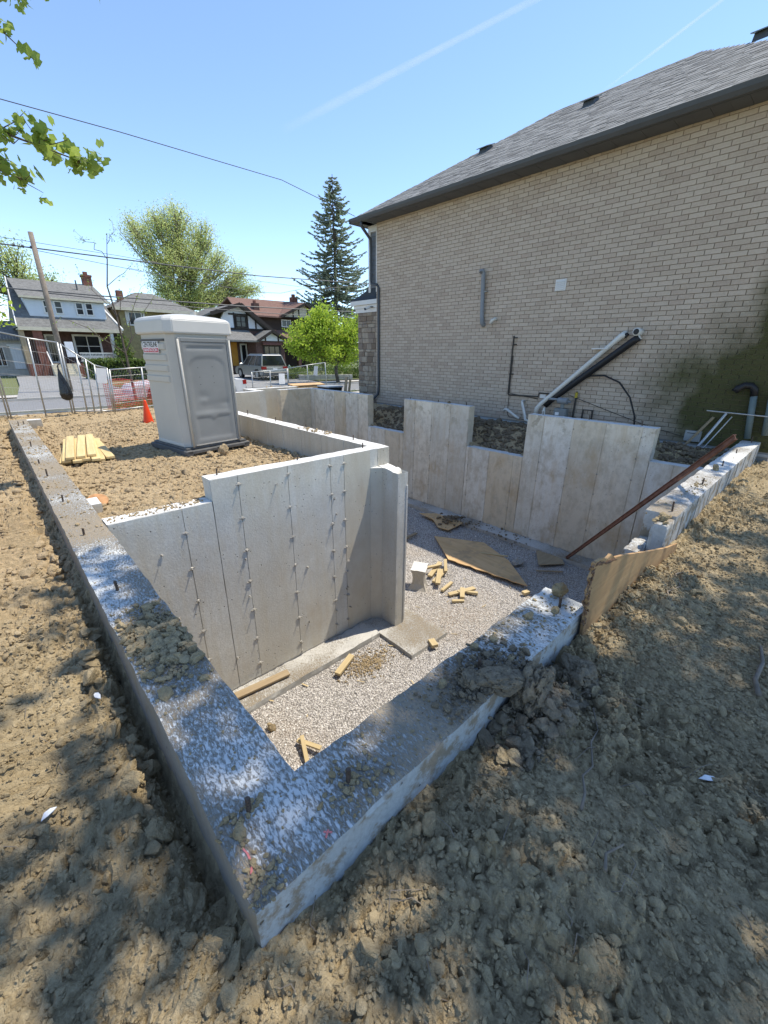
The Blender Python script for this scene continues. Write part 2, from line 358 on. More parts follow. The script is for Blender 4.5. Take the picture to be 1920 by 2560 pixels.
M['skid'] = plain('skid_plastic', (.10, .10, .098), .7, 0, .2, 8)
M['orange'] = plain('orange_cone', (.75, .06, .012), .45, 0, .08)
M['galv'] = plain('galvanised_steel', (.42, .43, .43), .4, .6, .12, 20)
M['paper'] = plain('white_paper', (.72, .73, .74), .6, 0, .05)
t = NT('road_asphalt'); M['asphalt'] = t.set(t.mix(t.noise(1.2, 6, .6), (.17, .17, .172), (.24, .24, .24)), .9)
M['kerbc'] = plain('kerb_concrete', (.42, .40, .36), .9, 0, .12)
M['walkc'] = plain('sidewalk_concrete', (.46, .43, .38), .9, 0, .1)
M['drive'] = plain('driveway_asphalt', (.25, .245, .235), .9, 0, .15)
t = NT('grass'); M['grass'] = t.set(t.mix(t.ramp(t.noise(14, 5, .7), [(.3, 0.), (.7, 1.)]), (.085, .105, .035), (.20, .21, .09)), .9)
def leaf_mat(name, a, b, tr=.35):
    t = NT(name); col = t.mix(t.attr('rnd'), a, b)
    t.set(col, .55, Specular_IOR_Level=.25)
    tl = t.n('ShaderNodeBsdfTranslucent'); t.L(t.mix(.5, col, tuple(min(1, c*1.6) for c in b)), tl.inputs['Color'])
    mx = t.n('ShaderNodeMixShader'); mx.inputs[0].default_value = tr; t.L(t.b.outputs[0], mx.inputs[1]); t.L(tl.outputs[0], mx.inputs[2])
    t.L(mx.outputs[0], t.t.nodes['Material Output'].inputs['Surface']); return t.m
M['lf_pale'] = leaf_mat('pale_leaf', (.34, .40, .14), (.52, .57, .25), .6); M['lf_maple'] = leaf_mat('maple_leaf', (.22, .34, .03), (.42, .52, .07), .5)
M['lf_spruce'] = leaf_mat('spruce_needles', (.19, .235, .185), (.38, .42, .30), .4); M['lf_over'] = leaf_mat('overhead_leaf', (.16, .24, .04), (.32, .40, .09), .5)
M['lf_hedge'] = leaf_mat('hedge_leaf', (.05, .095, .02), (.16, .21, .045), .25); M['lf_garden'] = leaf_mat('garden_leaf', (.06, .12, .02), (.20, .26, .06), .3)
M['bark'] = plain('bark', (.115, .095, .075), .95, 0, .3, 9, .02, 18); M['barkl'] = plain('pale_bark', (.20, .165, .125), .9, 0, .25, 10)
M['polewood'] = plain('pole_wood', (.23, .19, .15), .9, 0, .2, 6, .01, 25)
M['glass'] = plain('window_glass', (.012, .015, .018), .08, 0, .1, 1, spec=.5)

# ================================================================== THE GROUND
def ground_base(x, y):
    x = np.asarray(x, float); y = np.asarray(y, float)
    und = .045*fbm(x, y, 1.3, 3, 3)
    g = -.215 + und - .10*sstep(2.6, 4.6, x) - .12*sstep(8.6, 10, x)
    g += .05*np.exp(-((x-1.42)/.2)**2-((y+.10)/.15)**2) + .07*np.exp(-((x-2.9)/.6)**2-((y+.12)/.3)**2) + .10*np.exp(-((x-.75)/.35)**2-((y+.5)/.3)**2)
    left = -.20 + und*1.2 - .13*np.exp(-((x+.03)/.035)**2)*sstep(3.2, 1.8, y)*sstep(.06, .3, y) - .10*np.exp(-((x+.09)/.12)**2)*sstep(-.25, .35, y)*(.65+.5*fbm(x, y, .5, 2, 5)) + .13*sstep(-.5, -1.3, x) - .05*np.exp(-((x+.38)/.2)**2)
    g = np.where((x < .15), left*sstep(.2, -.1, x)+g*(1-sstep(.2, -.1, x)), g)
    low = sstep(2.6, 1.1, x)*np.exp(-np.clip(y-3.72, 0, None)/.9)
    fill = -.225 + .205*low + .04*fbm(x, y, 1.1, 3, 9) - .03*sstep(2.8, 3.6, x)
    g = np.where((y > 3.6) & (x > .15) & (x < 3.76), fill, g)
    side = -.27 + .05*fbm(x, y, .6, 3, 31)
    gap = np.maximum.reduce([sstep(7.2, 7.6, y)*sstep(9.35, 8.95, y), sstep(3.5, 3.9, y)*sstep(5.6, 5.2, y), .35*sstep(.1, .6, y)*sstep(1.6, 1.25, y)])
    side = side - .42*gap*sstep(9.75, 8.5, x)
    g = np.where((x > 8.34) & (y > .2) & (y < 12.3), side, g)
    g = np.where(y > 12.4, g*(1-sstep(12.4, 13.6, y)) + (-.31+und*.4)*sstep(12.4, 13.6, y), g)
    return g
def ground_rough(x, y):
    m = .5+.5*fbm(x, y, .9, 3, 71)
    near = sstep(6.5, 3.0, y)
    h = .04*fbm(x, y, .28, 5, 11, gain=.6)+.008*fbm(x, y, .05, 3, 19, gain=.7)
    h = h+chunks(x, y, .19, 401)*.5*sstep(.35, .75, m)+chunks(x, y, .095, 431)*.6*(.3+.9*m)+chunks(x, y, .048, 461)*.8*near+chunks(x, y, .062, 471)*.5*(1-near)+lumps(x, y, .10, 131, .4)*.35*m
    flat = np.where((y > 3.6) & (x > .1), .55, 1.0)
    smooth = 1-.6*sstep(.42, .66, .5+.5*fbm(x, y, .8, 2, 91))*sstep(.4, 1.0, x)*sstep(0, -.3, y)
    h = (h-.02)*flat*smooth
    tr = sstep(-.66, -.58, x)*sstep(-.16, -.24, x)*sstep(.7, 1.1, y)*sstep(7.0, 5.0, y)*(.45+.55*sstep(-.2, .3, fbm(x, y, .9, 2, 44)))
    rip = (np.abs(((y+.04*x+.012*fbm(x, y, .3, 2, 2))/.085) % 1-.5)*2-.5)*.045
    h = h*(1-.85*tr)+rip*tr
    tr2 = sstep(2.9, 3.2, x)*sstep(4.9, 4.4, x)*np.exp(-((y+.62)/.17)**2)
    rip2 = (np.abs(((x+.5*y)/.09) % 1-.5)*2-.5)*.03
    return h*(1-.4*tr2)+rip2*tr2
def ground_z(x, y): return ground_base(x, y)+ground_rough(x, y)

def graded(parts):
    o = []
    for a, b, s in parts: o += list(np.arange(a, b-1e-6, s))
    o.append(parts[-1][1]); return np.array(o)
gx = graded([(-9, -1.7, .12), (-1.7, 3.6, .0145), (3.6, 6, .022), (6, 10.3, .035), (10.3, 14, .3)])
gy = graded([(-8, -1.5, .12), (-1.5, .36, .0145), (.36, 3.6, .024), (3.6, 9, .03), (9, 15.4, .05)])
X, Y = np.meshgrid(gx, gy, indexing='ij')
jx = np.gradient(gx)[:, None]; jy = np.gradient(gy)[None, :]
Z = ground_z(X, Y)
Z = np.where((np.abs(jx) > .1) | (np.abs(jy) > .1), ground_base(X, Y), Z)
cx = (X[:-1, :-1]+X[1:, 1:])/2; cy = (Y[:-1, :-1]+Y[1:, 1:])/2
inside = (cx > .16) & (cx < 8.36) & (cy > .17) & (cy < 12.5) & ~((cx < 3.75) & (cy > 3.62))
inside |= (cx > 3.75) & (cx < 8.3) & (cy >= 12.4) & (cy < 13.4) & (cx > 6.3)
inside |= (cx > 2.20) & (cx < 4.3) & (cy > -.028) & (cy < 1)
inside |= (cx > 10.28) & (cy > -.05)
ny = len(gy); I, J = np.nonzero(~inside)
F = np.stack([I*ny+J, (I+1)*ny+J, (I+1)*ny+J+1, I*ny+J+1], 1)
used = np.unique(F); remap = np.zeros(X.size, np.int64); remap[used] = np.arange(len(used))
me = tri_mesh('soil_ground', np.stack([X.ravel()[used], Y.ravel()[used], Z.ravel()[used]], 1), remap[F], k=4)
obj('soil_ground', me, M['soil'])['kind'] = 'structure'

# gravel bed of the basement
def gravel_z(x, y): return -2.605+.03*fbm(x, y, 1.2, 3, 301)+lumps(x, y, .045, 311, .8)*.35+lumps(x, y, .022, 321, .8)*.4
def grid_mesh(xs, ys, fz):
    A, B = np.meshgrid(xs, ys, indexing='ij'); n = len(ys)
    i, j = np.meshgrid(np.arange(len(xs)-1), np.arange(n-1), indexing='ij'); i = i.ravel(); j = j.ravel()
    return np.stack([A.ravel(), B.ravel(), fz(A, B).ravel()], 1), np.stack([i*n+j, (i+1)*n+j, (i+1)*n+j+1, i*n+j+1], 1)
Va, Fa = grid_mesh(np.arange(.2, 8.3, .022), np.arange(.2, 3.62, .022), gravel_z)
Vb, Fb = grid_mesh(np.arange(3.7, 8.3, .035), np.arange(3.598, 13.4, .04), gravel_z)
obj('gravel_floor', tri_mesh('gravel_floor', np.concatenate([Va, Vb]), np.concatenate([Fa, Fb+len(Va)]), k=4), M['gravel'], smooth=False)['kind'] = 'structure'
# far surroundings: lawn sheet, road, kerbs, pavements, driveways
def sheet(name, x0, x1, y0, y1, z, m, kind='structure', parent=None):
    o = MB().add([(x0, y0, z), (x1, y0, z), (x1, y1, z), (x0, y1, z)], [(0, 1, 2, 3)]).obj(name, m, parent)
    if parent is None: o['kind'] = kind
    return o
sheet('lawn_ground', -400, 600, 15.3, 900, -.42, M['grass'])
sheet('lawn_ground', -400, -8.9, -400, 15.3, -.42, M['grass'])
sheet('lawn_ground', -8.9, 600, -400, -7.9, -.42, M['grass'])
sheet('lawn_ground', 13.9, 600, -7.9, 15.3, -.42, M['grass'])
sheet('sidewalk', -60, 90, 15.35, 16.3, -.36, M['walkc'])
sheet('road', -80, 120, 17.0, 21.3, -.40, M['asphalt'])
MB().box(-80, 120, 16.85, 16.999, -.6, -.335).obj('kerb', M['kerbc'])['kind'] = 'structure'
MB().box(-80, 120, 21.301, 21.45, -.6, -.31).obj('kerb', M['kerbc'])['kind'] = 'structure'
sheet('sidewalk', -60, 90, 22.3, 23.5, -.33, M['walkc'])
MB().add([(.6, 21.46, -.325), (4.9, 21.46, -.325), (5.2, 39.5, -.27), (1.6, 39.5, -.27), (1.2, 30, -.3)], [(0, 1, 2, 3, 4)]).obj('driveway', M['drive'])['kind'] = 'structure'
MB().add([(10.2, 21.46, -.325), (16.0, 21.46, -.325), (16.6, 33, -.2), (11.0, 33, -.2)], [(0, 1, 2, 3)]).obj('driveway', M['drive'])['kind'] = 'structure'

# ================================================================== CLODS AND STONES
def ico(sub):
    bm = bmesh.new(); bmesh.ops.create_icosphere(bm, subdivisions=sub, radius=1)
    v = np.array([q.co[:] for q in bm.verts]); f = np.array([[q.index for q in p.verts] for p in bm.faces]); bm.free(); return v, f
def clod_variants(sub, n, seed, rough=.34, cuts=9, fine=.07):
    v, f = ico(sub); out = []
    for k in range(n):
        d = 1+rough*1.0*fbm(v[:, 0]*1.3+k*9.1, v[:, 1]*1.3, 1.0, 3, seed+k, z=v[:, 2]*1.3+k*3.3)
        q = v*d[:, None]
        for c in range(cuts):                                      # flat broken faces
            nn = rng.normal(size=3); nn /= np.linalg.norm(nn); h = .48+.34*rng.random()
            s = q@nn; q = q-np.clip(s-h, 0, None)[:, None]*nn*.9
        if sub > 2: q = q*(1+fine*fbm(q[:, 0]*4+k, q[:, 1]*4, 1.0, 4, seed+77+k, z=q[:, 2]*4, gain=.65))[:, None]
        out.append(q)
    return out, f
CL1 = clod_variants(2, 10, 500); CL2 = clod_variants(4, 12, 600, .42); CL3 = clod_variants(4, 10, 700, .5, 3, .10); CLH = clod_variants(3, 12, 750, .5, 4, .10)
def rotm(n):
    q = rng.normal(size=(n, 4)); q /= np.linalg.norm(q, axis=1)[:, None]; w, x, y, z = q.T
    return np.stack([np.stack([1-2*(y*y+z*z), 2*(x*y-z*w), 2*(x*z+y*w)], 1), np.stack([2*(x*y+z*w), 1-2*(x*x+z*z), 2*(y*z-x*w)], 1), np.stack([2*(x*z-y*w), 2*(y*z+x*w), 1-2*(x*x+y*y)], 1)], 1)
def scatter(name, pts, size, lib, m, attr=False, parent=None, flat=.75):
    vs, f = lib; n = len(pts); ks = rng.integers(0, len(vs), n); B = np.stack(vs)[ks]
    an = .65+.7*rng.random((n, 1, 3)); an[:, :, 2] *= flat
    W = np.einsum('nij,nvj->nvi', rotm(n), B*an)*np.asarray(size)[:, None, None]; W[:, :, 2] *= flat
    W = W+np.asarray(pts)[:, None, :]
    nv = B.shape[1]; Fq = (f[None]+(np.arange(n)*nv)[:, None, None]).reshape(-1, 3)
    a = np.repeat(rng.random(n), len(f)) if attr else None
    return obj(name, tri_mesh(name, W.reshape(-1, 3), Fq, a), m, parent)
def soil_pts(n, x0, x1, y0, y1, smin, smax, power=2.2, lift=.25, zf=ground_z, keep=None):
    x = rng.uniform(x0, x1, n); y = rng.uniform(y0, y1, n); s = smin+(smax-smin)*rng.random(n)**power
    if keep is not None: k = keep(x, y); x, y, s = x[k], y[k], s[k]
    return np.stack([x, y, zf(x, y)+s*lift], 1), s
def clumpy(th, seed): return lambda x, y: fbm(x, y, .55, 3, seed)+rng.uniform(-.35, .35, len(x)) > th
OCT = clod_variants(1, 8, 900, .3)
P_, S_ = [], []
for a in (soil_pts(15000, -1.6, 3.4, -1.45, -.01, .004, .012, 1.8, .3), soil_pts(7000, -1.4, -.03, -1.4, 2.6, .004, .014, 1.8, .3), soil_pts(7000, 1.5, 7, -2.2, -.02, .006, .018, 1.8, .3)):
    P_.append(a[0]); S_.append(a[1])
o = scatter('soil_grains', np.concatenate(P_), np.concatenate(S_), OCT, M['clod']); props(o, 'fine grains of dry soil covering the ground in front', 'soil', kind='stuff')
P_, S_ = [], []
for a in (soil_pts(5200, -1.6, 3.4, -1.45, -.02, .005, .027, 2.8, .2, keep=clumpy(-.05, 801)), soil_pts(2600, 1.2, 10, -2.6, -.03, .010, .04, 2.8, .2, keep=clumpy(-.1, 805)),
          soil_pts(4400, -1.5, -.04, -1.4, 3.6, .006, .03, 2.8, .2, keep=clumpy(-.1, 809)), soil_pts(2200, -2.2, -.05, 3.2, 12, .012, .06, 2.2, .2)):
    P_.append(a[0]); S_.append(a[1])
o = scatter('soil_crumbs', np.concatenate(P_), np.concatenate(S_), CL1, M['clod']); props(o, 'loose crumbs of dry brown soil strewn around the outside of the foundation', 'soil', kind='stuff')
P_, S_ = [], []
for a in (soil_pts(70, -1.6, 3.2, -1.4, -.05, .018, .045, 2.6, .05, keep=clumpy(0, 811)), soil_pts(140, 1.2, 9.5, -2.4, -.05, .025, .065, 2.6, .05, keep=clumpy(0, 815)),
          soil_pts(120, -1.4, -.12, -1.3, 4, .018, .048, 2.6, .05, keep=clumpy(-.05, 819)), soil_pts(60, -.16, -.05, -.1, 4, .03, .07, 1.5, .2), soil_pts(110, .1, 3.2, -.30, -.05, .012, .05, 2.6, .1)):
    P_.append(a[0]); S_.append(a[1])
o = scatter('soil_clods', np.concatenate(P_), np.concatenate(S_), CL2, M['clod']); props(o, 'broken clods of clay soil heaped against the outside of the walls', 'soil', kind='stuff')
OCT = clod_variants(1, 8, 900, .3)
P_, S_ = [], []
for a in (soil_pts(15000, -1.6, 3.4, -1.45, -.01, .004, .012, 1.8, .3), soil_pts(7000, -1.4, -.03, -1.4, 2.6, .004, .014, 1.8, .3), soil_pts(7000, 1.5, 7, -2.2, -.02, .006, .018, 1.8, .3)):
    P_.append(a[0]); S_.append(a[1])
o = scatter('soil_grains', np.concatenate(P_), np.concatenate(S_), OCT, M['clod']); props(o, 'fine grains of dry soil covering the ground in front', 'soil', kind='stuff')
P_, S_ = [], []
for a in (soil_pts(5200, .34, 3.62, 3.75, 12, .010, .042, 2.6, .2), soil_pts(500, .34, 3.62, 3.75, 12, .03, .075, 2.4, .15, keep=clumpy(.05, 831)), soil_pts(900, 3.0, 3.64, 3.8, 9, .02, .06, 2, .2), soil_pts(700, .5, 9, 12.7, 15.2, .02, .06, 2, .2, keep=lambda x, y: (y > 13.6) | (x < 6.2))):
    P_.append(a[0]); S_.append(a[1])
o = scatter('fill_crumbs', np.concatenate(P_), np.concatenate(S_), CL1, M['clod']); props(o, 'loose soil crumbs on the backfilled area round the portable toilet', 'soil', kind='stuff')
a = soil_pts(2600, 8.47, 10.1, .4, 9.6, .02, .095, 2.0, .2)
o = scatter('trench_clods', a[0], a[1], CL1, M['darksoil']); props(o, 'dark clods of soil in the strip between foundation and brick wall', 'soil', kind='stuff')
a = soil_pts(15000, .32, 6.2, .33, 3.2, .007, .016, 1.4, .2, gravel_z); b = soil_pts(5000, 3.9, 8.1, 3.2, 9, .010, .02, 1.4, .2, gravel_z)
o = scatter('gravel_stones', np.concatenate([a[0], b[0]]), np.concatenate([a[1], b[1]]), OCT, M['stone'], True); props(o, 'loose crushed stone lying on the basement gravel bed', 'gravel', kind='stuff')

# ================================================================== FOUNDATION
def cgrid(x0, x1, y0, y1, z0, z1, step=.1, jit=.0035, chip=.007, seed=0, topf=None, nochip=None):
    """poured concrete block: subdivided box with slightly wavy faces and worn arrises"""
    def ax(a, b): return np.linspace(a, b, max(2, int(round((b-a)/step))+1))
    xs, ys, zs = ax(x0, x1), ax(y0, y1), ax(z0, z1); V = []; idx = {}; Fq = []
    def vid(i, j, k):
        key = (i, j, k)
        if key not in idx: idx[key] = len(V); V.append((xs[i], ys[j], zs[k]))
        return idx[key]
    nx, ny_, nz = len(xs)-1, len(ys)-1, len(zs)-1
    for i in range(nx):
        for j in range(ny_):
            Fq.append((vid(i,j,nz), vid(i+1,j,nz), vid(i+1,j+1,nz), vid(i,j+1,nz)))
    for i in range(nx):
        for k in range(nz):
            Fq.append((vid(i,0,k), vid(i+1,0,k), vid(i+1,0,k+1), vid(i,0,k+1))); Fq.append((vid(i,ny_,k+1), vid(i+1,ny_,k+1), vid(i+1,ny_,k), vid(i,ny_,k)))
    for j in range(ny_):
        for k in range(nz):
            Fq.append((vid(0,j,k+1), vid(0,j+1,k+1), vid(0,j+1,k), vid(0,j,k))); Fq.append((vid(nx,j,k), vid(nx,j+1,k), vid(nx,j+1,k+1), vid(nx,j,k+1)))
    V = np.array(V); q = V.copy()
    for c in range(3): q[:, c] += jit*fbm(V[:, 0]*1.0+c*7, V[:, 1], .25, 3, 41+c+seed, z=V[:, 2])
    ex = (np.isclose(V[:, 0], x0) | np.isclose(V[:, 0], x1)); ey = (np.isclose(V[:, 1], y0) | np.isclose(V[:, 1], y1)); ez = np.isclose(V[:, 2], z1)
    edge = (ex.astype(int)+ey+ez) >= 2; ch = chip*np.clip(fbm(V[:, 0], V[:, 1], .12, 3, 77+seed, z=V[:, 2])+.25, 0, 1)
    c = np.array([(x0+x1)/2, (y0+y1)/2, (z0+z1)/2]); sg = np.sign(c-V)
    if nochip is not None: ch = ch*(1-nochip(V))
    q += (edge*ch)[:, None]*sg
    if topf is not None: q[:, 2] = np.where(ez, topf(V[:, 0], V[:, 1]), q[:, 2])
    return tri_mesh('concrete', q, Fq, k=4)
fnd = thing('concrete_foundation', 'poured grey concrete basement foundation walls stepping round a gravel floor', 'foundation', (0, 0, -2.6))
def wall(x0, x1, y0, y1, z1, m, z0=-2.62, name='foundation_wall', step=.1, **k):
    return obj(name, cgrid(x0, x1, y0, y1, z0, z1, step, **k), M[m], fnd)
w_left = wall(0, .305, 0, 11.9, 0, 'c_left', step=.05, chip=.008, nochip=lambda V: (V[:, 0] > .2) & (V[:, 1] < .32))
w_near = wall(.285, 2.28, .0015, .3035, -.0015, 'c_left', seed=3, step=.026, chip=.012)
wall(2.2805, 3.98, .02, .30, -1.15, 'c_near', seed=4)
wall(.3055, 1.27, 3.515, 3.72, -.004, 'c_main', seed=5, step=.07)
w_main = wall(1.2705, 3.63, 3.515, 3.72, .232, 'c_main', seed=6, step=.07)
w_fill = wall(3.6305, 3.86, 3.515, 12.39, .230, 'c_fill', seed=7)
def stubtop(x, y):
    t = (3.515-y)/.415
    return -.02-.035*t-.17*sstep(.62, 1.0, t)*(.4+.6*sstep(3.66, 3.83, x))+.012*fbm(x, y, .06, 3, 9)
w_stub = wall(3.633, 3.83, 3.10, 3.5145, -.02, 'c_main', seed=8, step=.035, topf=stubtop)
MB().prism([(3.487, 3.5146, -2.6), (3.6325, 3.5146, -2.6), (3.6325, 3.41, -2.6)], (0, 0, 2.57)).obj('corner_chamfer', M['c_main'], w_stub)
wall(.3055, .40, 4.25, 4.52, -.012, 'c_main', z0=-.6, seed=9, step=.05)
wall(.3055, .57, 11.72, 11.9, -.01, 'c_fill', z0=-.6, seed=10)
rw = []
for y0, y1, zt in ((9.0605, 12.2, .30), (7.5155, 9.06, -.645), (5.3105, 7.515, .302), (3.7705, 5.31, -.665), (1.3205, 3.77, .284), (.341, 1.32, -.295)):
    rw.append((wall(8.236, 8.46, y0, y1, zt, 'c_right', seed=int(y0*3), step=.06, chip=.010), y0, y1, zt))
wall(7.04, 8.46, 12.2005, 12.45, .296, 'c_right', seed=21)
wall(3.6305, 6.35, 12.3905, 12.64, .272, 'c_main', seed=22); wall(6.3505, 8.4, 13.3, 13.55, .285, 'c_main', seed=23)
wall(6.3505, 6.60, 12.40, 13.2995, .283, 'c_main', seed=24)
w_rn = wall(4.4805, 10.05, .06, .34, .0, 'c_rnear', seed=25, step=.05, chip=.010)
wall(4.2, 4.48, .06, .2, -.025, 'c_rnear', seed=26, step=.035, chip=.025)
wall(3.981, 4.48, .2005, .338, -.275, 'c_rnear', seed=27, step=.045, chip=.025)
for a in ((.3055, 3.34, 3.12, 3.5145, -2.515), (3.345, 4.15, 2.45, 3.5145, -2.545), (3.862, 4.15, 3.515, 12.3, -2.525), (7.84, 8.2295, .345, 12.19, -2.50)):
    obj('footing', cgrid(a[0], a[1], a[2], a[3], -2.75, a[4], .06, .012, .02, seed=int(a[0]*7)), M['footing'], fnd)
# panels left by the forms, one per sheet of formwork, and the steel ties at their joints
TIE = MB().tube([(0, 0, 0), (0, -.014, 0)], [.022, .016], 8).tube([(0, -.012, 0), (.003, -.05, .003)], [.008, .006], 6).bar((-.034, -.012, .006), (.036, -.014, -.005), .012, .009).mesh('form_tie'); TIE.materials.append(M['tie'])
def panel_y(parent, x0, x1, z0, z1, y):          # faces -Y
    g = .0045; obj('concrete_panel', cgrid(x0+g, x1-g, y-.0075, y-.0005, z0, z1-.004, .12, .002, .0, seed=int(x0*31)), M['c_main'], parent)
mx = [.309, .956, 1.569, 2.184, 2.801, 3.022, 3.485]
wl = [o for o in fnd.children if abs(o.data.vertices[0].co.x-.3055) < .01 and abs(o.data.vertices[0].co.y-3.515) < .05][0]
for a, b in zip(mx[:-1], mx[1:]):
    if a < 1.2 and b > 1.27:
        panel_y(wl, a, 1.27, -2.5, -.004, 3.515); panel_y(w_main, 1.27, b, -2.5, .232, 3.515)
    else: panel_y(wl if b < 1.2 else w_main, a, b, -2.5, -.004 if b < 1.2 else .232, 3.515)
for xs in mx[1:-1]:
    zz = .125
    while zz > -2.45:
        if not (xs < 1.2 and zz > -.05):
            share('form_tie', TIE, w_main, (xs+random.uniform(-.006, .006), 3.5085, zz+random.uniform(-.012, .012)), (random.uniform(-.15, .15), random.uniform(-.7, .7), random.uniform(-.2, .2)), (1, random.uniform(.45, .95), 1))
        if random.random() < .55 and not (xs < 1.2 and zz > -.05):
            share('form_tie', TIE, w_main, (xs+random.uniform(-.28, .28), 3.5085, zz-random.uniform(.05, .3)), (0, random.uniform(-3, 3), 0), (.55, .9, .55))
        zz -= .406
rs = [.345, .934, 1.535, 2.153, 2.763, 3.387, 3.989, 4.629, 5.22, 5.87, 6.489, 7.089, 7.668, 8.28, 8.913, 9.528, 10.167, 10.783, 11.368, 11.954, 12.2]
def panel_x(parent, y0, y1, z0, z1, x):          # faces -X
    g = .007; obj('concrete_panel', cgrid(x-.0075, x-.0005, y0+g, y1-g, z0, z1-.004, .14, .002, .0, seed=int(y0*31)), M['c_right'], parent)
for w, y0, y1, zt in rw:
    cuts = sorted([y0, y1]+[s for s in rs if y0+.05 < s < y1-.05])
    for a, b in zip(cuts[:-1], cuts[1:]): panel_x(w, a, b, -2.5, zt, 8.236)
    for s in rs[1:-1]:
        if y0 < s < y1:
            zz = .1
            while zz > -2.4:
                if zz < zt-.05 and random.random() < .7: share('form_tie', TIE, w, (8.2285, s+random.uniform(-.01, .01), zz+random.uniform(-.015, .015)), (0, random.uniform(-1, 1), -math.pi/2), (.55, .6, .55))
                zz -= .406
for s in (.95, 1.56, 2.17):                      # joints on the stub and fill wall
    pass
MB().box(3.80, 3.8305, 3.092, 3.0995, -2.5, -.25).obj('form_seam', M['c_main'], w_stub)
# vertical joints left on the fill-side wall and outside of the pale wall
for y in np.arange(4.3, 8.8, .61): MB().box(3.6245, 3.6302, y-.004, y+.004, -.5, .222).obj('form_seam', M['c_main'], w_fill)
for x in np.arange(4.75, 9.9, .61): MB().box(x-.006, x+.006, .053, .0598, -.6, -.012).obj('form_seam', M['footing'], w_rn)
# dowels standing in the wall tops
REB = MB().tube([(0, 0, -.05), (0.002, 0, .02), (.003, .001, .085)], [.0085, .008, .0082], 8)
for k in range(5): REB.tube([(.002, 0, .008+k*.017), (.002, 0, .013+k*.017)], .0098, 8)
REB = REB.mesh('rebar_dowel'); REB.materials.append(M['rebar'])
for w, ps in ((w_left, [(.214, 10.97, 0), (.117, 10.8, 0), (.118, 8.1, 0), (.096, 6.65, 0), (.102, 5.81, 0), (.109, 4.53, 0), (.116, 3.37, 0), (.119, 2.18, 0), (.114, .275, 0)]), (w_near, [(.431, .13, 0), (1.276, .14, 0), (2.107, .125, 0)]),
              (w_rn, [(4.62, .135, 0), (6.0, .155, 0), (7.31, .176, 0), (8.55, .2, 0), (9.9, .186, 0)]), (w_main, [(1.406, 3.65, .232), (2.418, 3.66, .232), (3.48, 3.66, .232)]),
              (w_fill, [(3.745, 4.2, .232), (3.76, 5.54, .232), (3.75, 6.59, .232), (3.75, 7.76, .232)]), (rw[2][0], [(8.36, 7.4, .302), (8.36, 6.4, .302), (8.36, 5.5, .302)]), (rw[4][0], [(8.36, 3.5, .284), (8.36, 2.54, .284), (8.36, 1.6, .284)])):
    for p in ps: share('rebar_dowel', REB, w, p, (random.uniform(-.08, .08), random.uniform(-.08, .08), random.uniform(0, 6)), (1, 1, random.uniform(.7, 1.25)))
# pink marking paint on the near corner
for pts in ([(.035, .10), (.05, .125), (.052, .16), (.047, .185)], [(.26, .03), (.28, .045)], [(.265, .05), (.285, .03)]):
    MB().tube([(x, y, .002) for x, y in pts], .0035, 4).obj('paint_mark', plain('pink_paint', (.62, .20, .19), .8), w_left if pts[0][0] < .2 else w_near)

# soil lying on the wall tops
def top_pts(n, x0, x1, y0, y1, z, smin, smax, p=2.5, cx=None):
    x = rng.uniform(x0, x1, n); y = rng.uniform(y0, y1, n)
    if cx is not None: x = np.clip(rng.normal(cx[0], cx[2], n), x0, x1); y = np.clip(rng.normal(cx[1], cx[3], n), y0, y1)
    s = smin+(smax-smin)*rng.random(n)**p; return np.stack([x, y, np.full(n, z)+s*.3], 1), s
P_, S_ = [], []
for a in (top_pts(420, .02, .29, .02, 3.4, 0, .002, .009), top_pts(330, .3, 2.24, .02, .28, 0, .002, .009), top_pts(230, 1.2, 2.24, .02, .28, 0, .003, .012, 3), top_pts(90, 0, .3, 0, .3, 0, .004, .014, 2, (.10, .28, .05, .06)), top_pts(110, 0, .3, 0, .3, 0, .004, .013, 2, (.06, .06, .04, .04)),
          top_pts(120, .3, .7, .02, .28, 0, .004, .016, 2, (.46, .12, .06, .06)), top_pts(60, 4.3, 9, .08, .32, 0, .004, .014, 3), top_pts(70, 4.25, 7, .08, .32, 0, .004, .02, 2, (5.9, .16, .25, .04)), top_pts(40, 4.22, 4.5, .08, .2, -.02, .006, .03, 2), top_pts(60, 3.65, 3.84, 4.8, 5.8, .232, .008, .03, 2), top_pts(220, .31, 1.2, 3.53, 3.7, 0, .004, .016, 3), top_pts(500, .02, .29, 3.4, 11.5, 0, .005, .02, 3)):
    P_.append(a[0]); S_.append(a[1])
o = scatter('wall_crumbs', np.concatenate(P_), np.concatenate(S_), CL1, M['clod']); props(o, 'crumbs of soil spilled along the tops of the concrete walls', 'soil', kind='stuff')
def heap(name, label, pts, sizes, m='clod', clip=None):
    pts, sizes = np.asarray(pts), np.asarray(sizes); j = rng.integers(0, len(pts), len(pts)*2); q = pts[j]+rng.normal(0, 1, (len(j), 3))*np.array([.05, .05, .004]); q[:, 2] -= sizes[j]*.3
    pts = np.concatenate([pts, q]); sizes = np.concatenate([sizes, .003+.008*rng.random(len(j))**2])
    if clip is not None:
        ok = (pts[:, 0] > clip[0]) & (pts[:, 0] < clip[1]) & (pts[:, 1] > clip[2]) & (pts[:, 1] < clip[3]); pts, sizes = pts[ok], sizes[ok]; pts[:, 2] = np.maximum(pts[:, 2], clip[4])
    o = scatter(name, pts, sizes, CLH, M[m], flat=.85); return props(o, label, 'soil heap', kind='stuff')
a = top_pts(1100, .02, .31, 1.0, 1.95, 0, .003, .034, 6.0, (.17, 1.45, .08, .18)); a[0][:, 2] += .035*rng.random(1100)*np.exp(-((a[0][:, 1]-1.45)/.2)**2-((a[0][:, 0]-.19)/.1)**2)
